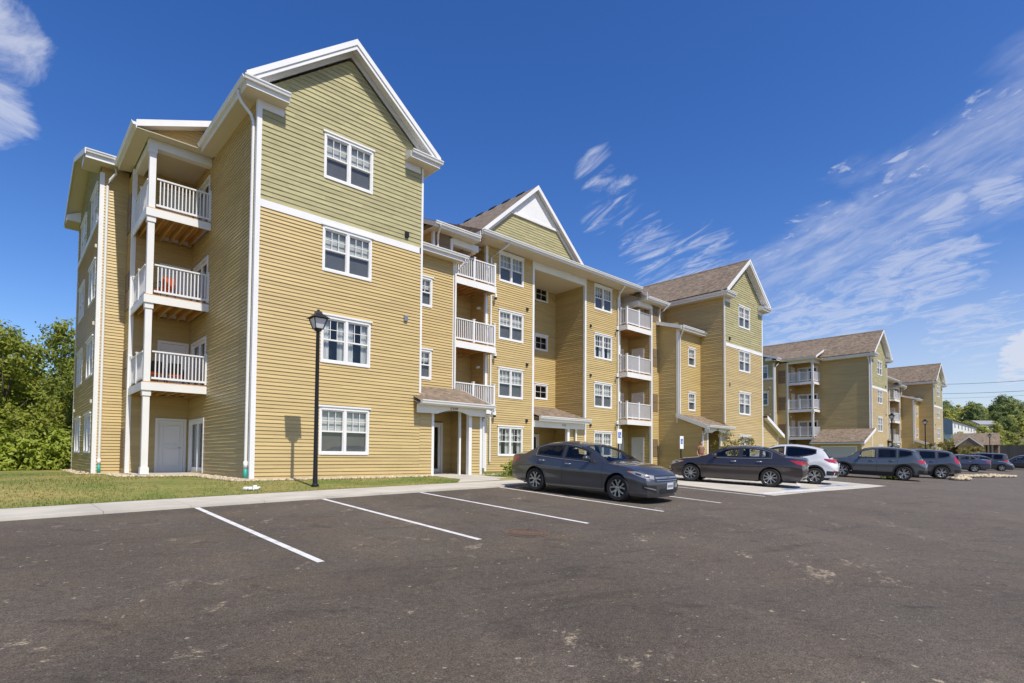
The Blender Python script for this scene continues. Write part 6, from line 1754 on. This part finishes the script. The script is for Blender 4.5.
# ------------------------------------------------------------------ sun and sky
SUN = Vector((-.085, -1, 1.40)).normalized()
sl = bpy.data.lights.new('sun', 'SUN'); so = bpy.data.objects.new('sun', sl); COL.objects.link(so)
sl.energy = 4.9; sl.angle = R(.53); sl.color = (1, .94, .845)
so.rotation_euler = SUN.to_track_quat('Z', 'Y').to_euler()
w = bpy.data.worlds.new('World'); scn.world = w; w.use_nodes = True
nt = w.node_tree; N, L = nt.nodes, nt.links
bg = N['Background']; bg.inputs['Strength'].default_value = .15
sky = N.new('ShaderNodeTexSky'); sky.sky_type = 'NISHITA'; sky.sun_disc = False
sky.sun_elevation = math.asin(SUN.z); sky.sun_rotation = math.atan2(SUN.x, SUN.y); sky.altitude = 200; sky.air_density = 1.0; sky.dust_density = .7; sky.ozone_density = 2.5
tc = N.new('ShaderNodeTexCoord')
def vm(op, a, b_=None):
    n = N.new('ShaderNodeVectorMath'); n.operation = op
    for i, v in enumerate((a, b_)):
        if v is None: continue
        if isinstance(v, (tuple, Vector)): n.inputs[i].default_value = tuple(v)
        else: L.new(v, n.inputs[i])
    return n
def mt(op, a, b_=None, c=None, clamp=False):
    n = N.new('ShaderNodeMath'); n.operation = op; n.use_clamp = clamp
    for i, v in enumerate((a, b_, c)):
        if v is None: continue
        if isinstance(v, (int, float)): n.inputs[i].default_value = v
        else: L.new(v, n.inputs[i])
    return n.outputs[0]
D = vm('NORMALIZE', tc.outputs['Generated']).outputs[0]
sp = N.new('ShaderNodeSeparateXYZ'); L.new(D, sp.inputs[0])
zc = mt('MAXIMUM', sp.outputs['Z'], .015)
hs = N.new('ShaderNodeHueSaturation'); hs.inputs['Saturation'].default_value = 1.33; hs.inputs['Value'].default_value = 1.04; hs.inputs['Hue'].default_value = .515
L.new(sky.outputs[0], hs.inputs['Color'])
# thin cloud sheet: directions projected on a plane overhead
pz = mt('ADD', zc, .10)
cx = mt('DIVIDE', sp.outputs['X'], pz); cy = mt('DIVIDE', sp.outputs['Y'], pz)
cb = N.new('ShaderNodeCombineXYZ'); L.new(cx, cb.inputs[0]); L.new(cy, cb.inputs[1])
def smooth(v, a, b_):
    r = N.new('ShaderNodeMapRange'); r.inputs[1].default_value = a; r.inputs[2].default_value = b_; r.interpolation_type = 'SMOOTHSTEP'
    L.new(v, r.inputs[0]); return r.outputs[0]
def noisy(ang, sc, nscale, detail=8, rough=.6, dist=.4, loc=(0, 0, 0)):
    m0 = N.new('ShaderNodeMapping'); m0.inputs['Rotation'].default_value = (0, 0, -ang); L.new(cb.outputs[0], m0.inputs['Vector'])
    mp = N.new('ShaderNodeMapping'); mp.inputs['Scale'].default_value = sc; mp.inputs['Location'].default_value = loc; L.new(m0.outputs[0], mp.inputs['Vector'])
    n = N.new('ShaderNodeTexNoise'); n.inputs['Scale'].default_value = nscale; n.inputs['Detail'].default_value = detail; n.inputs['Roughness'].default_value = rough; n.inputs['Distortion'].default_value = dist
    L.new(mp.outputs['Vector'], n.inputs['Vector']); return n.outputs['Fac']
def pix_dir(px, py):
    v = r3*((px-512)/F_)+u3*(-(py-CY)/F_)+f2; return v.normalized()
def lobe(px, py, inner, outer):      # soft patch of sky around a direction
    dt = vm('DOT_PRODUCT', D, pix_dir(px, py)).outputs['Value']
    return smooth(dt, math.cos(R(outer)), math.cos(R(inner)))
def mx_(*v):
    o = v[0]
    for q_ in v[1:]: o = mt('MAXIMUM', o, q_)
    return o
def mul(*v):
    o = v[0]
    for q_ in v[1:]: o = mt('MULTIPLY', o, q_)
    return o
# broad band of cirrus: rotated plane coordinates (along, across)
AN = R(-124)
across = mt('ADD', mt('MULTIPLY', cx, .829), mt('MULTIPLY', cy, -.559))
along = mt('ADD', mt('MULTIPLY', cx, -.559), mt('MULTIPLY', cy, -.829))
wob = mt('MULTIPLY', mt('SUBTRACT', noisy(AN, (1, 1.2, 1), 2.2, 5, .6), .5), .75)
ac = mt('ADD', across, wob)
bandm = mul(smooth(ac, 1.12, 1.34), smooth(ac, 2.0, 1.5), smooth(along, -3.4, -2.0), smooth(along, -.4, -.9))
st1 = smooth(noisy(AN, (.55, 2.6, 1), 3.4, 9, .62, .5), .34, .72)
st2 = smooth(noisy(AN+.15, (1.1, 2.4, 1), 8, 8, .65, .6, (3, 1, 0)), .40, .70)
def wisp(nz, mask, lo, hi, drop=.42):      # the noise has to rise higher towards the rim of the patch
    return mul(smooth(mt('SUBTRACT', nz, mt('MULTIPLY', mt('SUBTRACT', 1.0, mask), drop)), lo, hi), smooth(mask, .0, .25))
flm = mul(smooth(ac, .98, 1.22), smooth(ac, 1.55, 1.3), smooth(along, -3.0, -2.0), smooth(along, -.6, -1.0))
flk = mul(wisp(noisy(AN+.3, (1.2, 1.9, 1), 8, 8, .62, .6, (2, 6, 0)), flm, .50, .66), .55)
k1 = mx_(flk, mul(bandm, mt('ADD', .09, mt('ADD', mt('MULTIPLY', st1, .31), mt('MULTIPLY', st2, .16)))))
# separate streaks over the roofs
m2 = mx_(lobe(595, 170, .3, 3.8), lobe(622, 198, .3, 3.2), lobe(600, 215, .3, 3.4), lobe(640, 232, .5, 4.6), lobe(668, 255, .5, 5.0), lobe(705, 255, .5, 5.4), lobe(660, 280, .5, 4.4), mul(lobe(655, 98, .1, 1.6), .75))
k2 = mul(wisp(noisy(R(-103), (.75, 2.9, 1), 4.6, 10, .68, .8, (1.3, 4.2, 0)), m2, .42, .70), .66)
# soft tufts upper left
m3 = mx_(lobe(-6, 30, .6, 4.6), lobe(-10, 112, .5, 4.0))
k3 = mul(wisp(noisy(R(-70), (.9, 1.3, 1), 4.2, 9, .66, .8, (8, 2, 0)), m3, .30, .62, .5), .70)
# lower right wisps
m4 = mx_(lobe(925, 275, 1, 6.5), lobe(850, 315, 1, 6), lobe(975, 330, 1, 5.5), lobe(800, 330, 1, 5.5), lobe(1000, 190, .3, 2.6), lobe(945, 218, .3, 2.8))
k4 = mul(wisp(noisy(R(-112), (1, 1.7, 1), 5.0, 10, .68, .9, (5, 7, 0)), m4, .30, .60), .55)
# small heaped cloud at the right edge
pf = mt('MULTIPLY', mt('SUBTRACT', noisy(0, (1, 1, 1), 9, 7, .65, .2), .5), 1.3)
lb5 = mx_(lobe(1034, 350, .1, 2.9), mul(lobe(1012, 372, .1, 2.2), .75))
k5 = mul(smooth(mt('ADD', lb5, pf), .50, .85), smooth(lb5, .05, .4), .9)
hz = mul(smooth(sp.outputs['Z'], .34, .0), lobe(1000, 430, 4, 70), .58)
tot = mx_(k1, k2, k3, k4, k5, hz)
mx = N.new('ShaderNodeMix'); mx.data_type = 'RGBA'; L.new(tot, mx.inputs[0]); L.new(hs.outputs[0], mx.inputs[6]); mx.inputs[7].default_value = (4.6, 4.85, 5.7, 1)
L.new(mx.outputs[2], bg.inputs['Color'])

scn.render.engine = 'CYCLES'
scn.view_settings.view_transform = 'Standard'; scn.view_settings.look = 'None'; scn.view_settings.exposure = 0
scn.cycles.max_bounces = 8; scn.cycles.transparent_max_bounces = 16
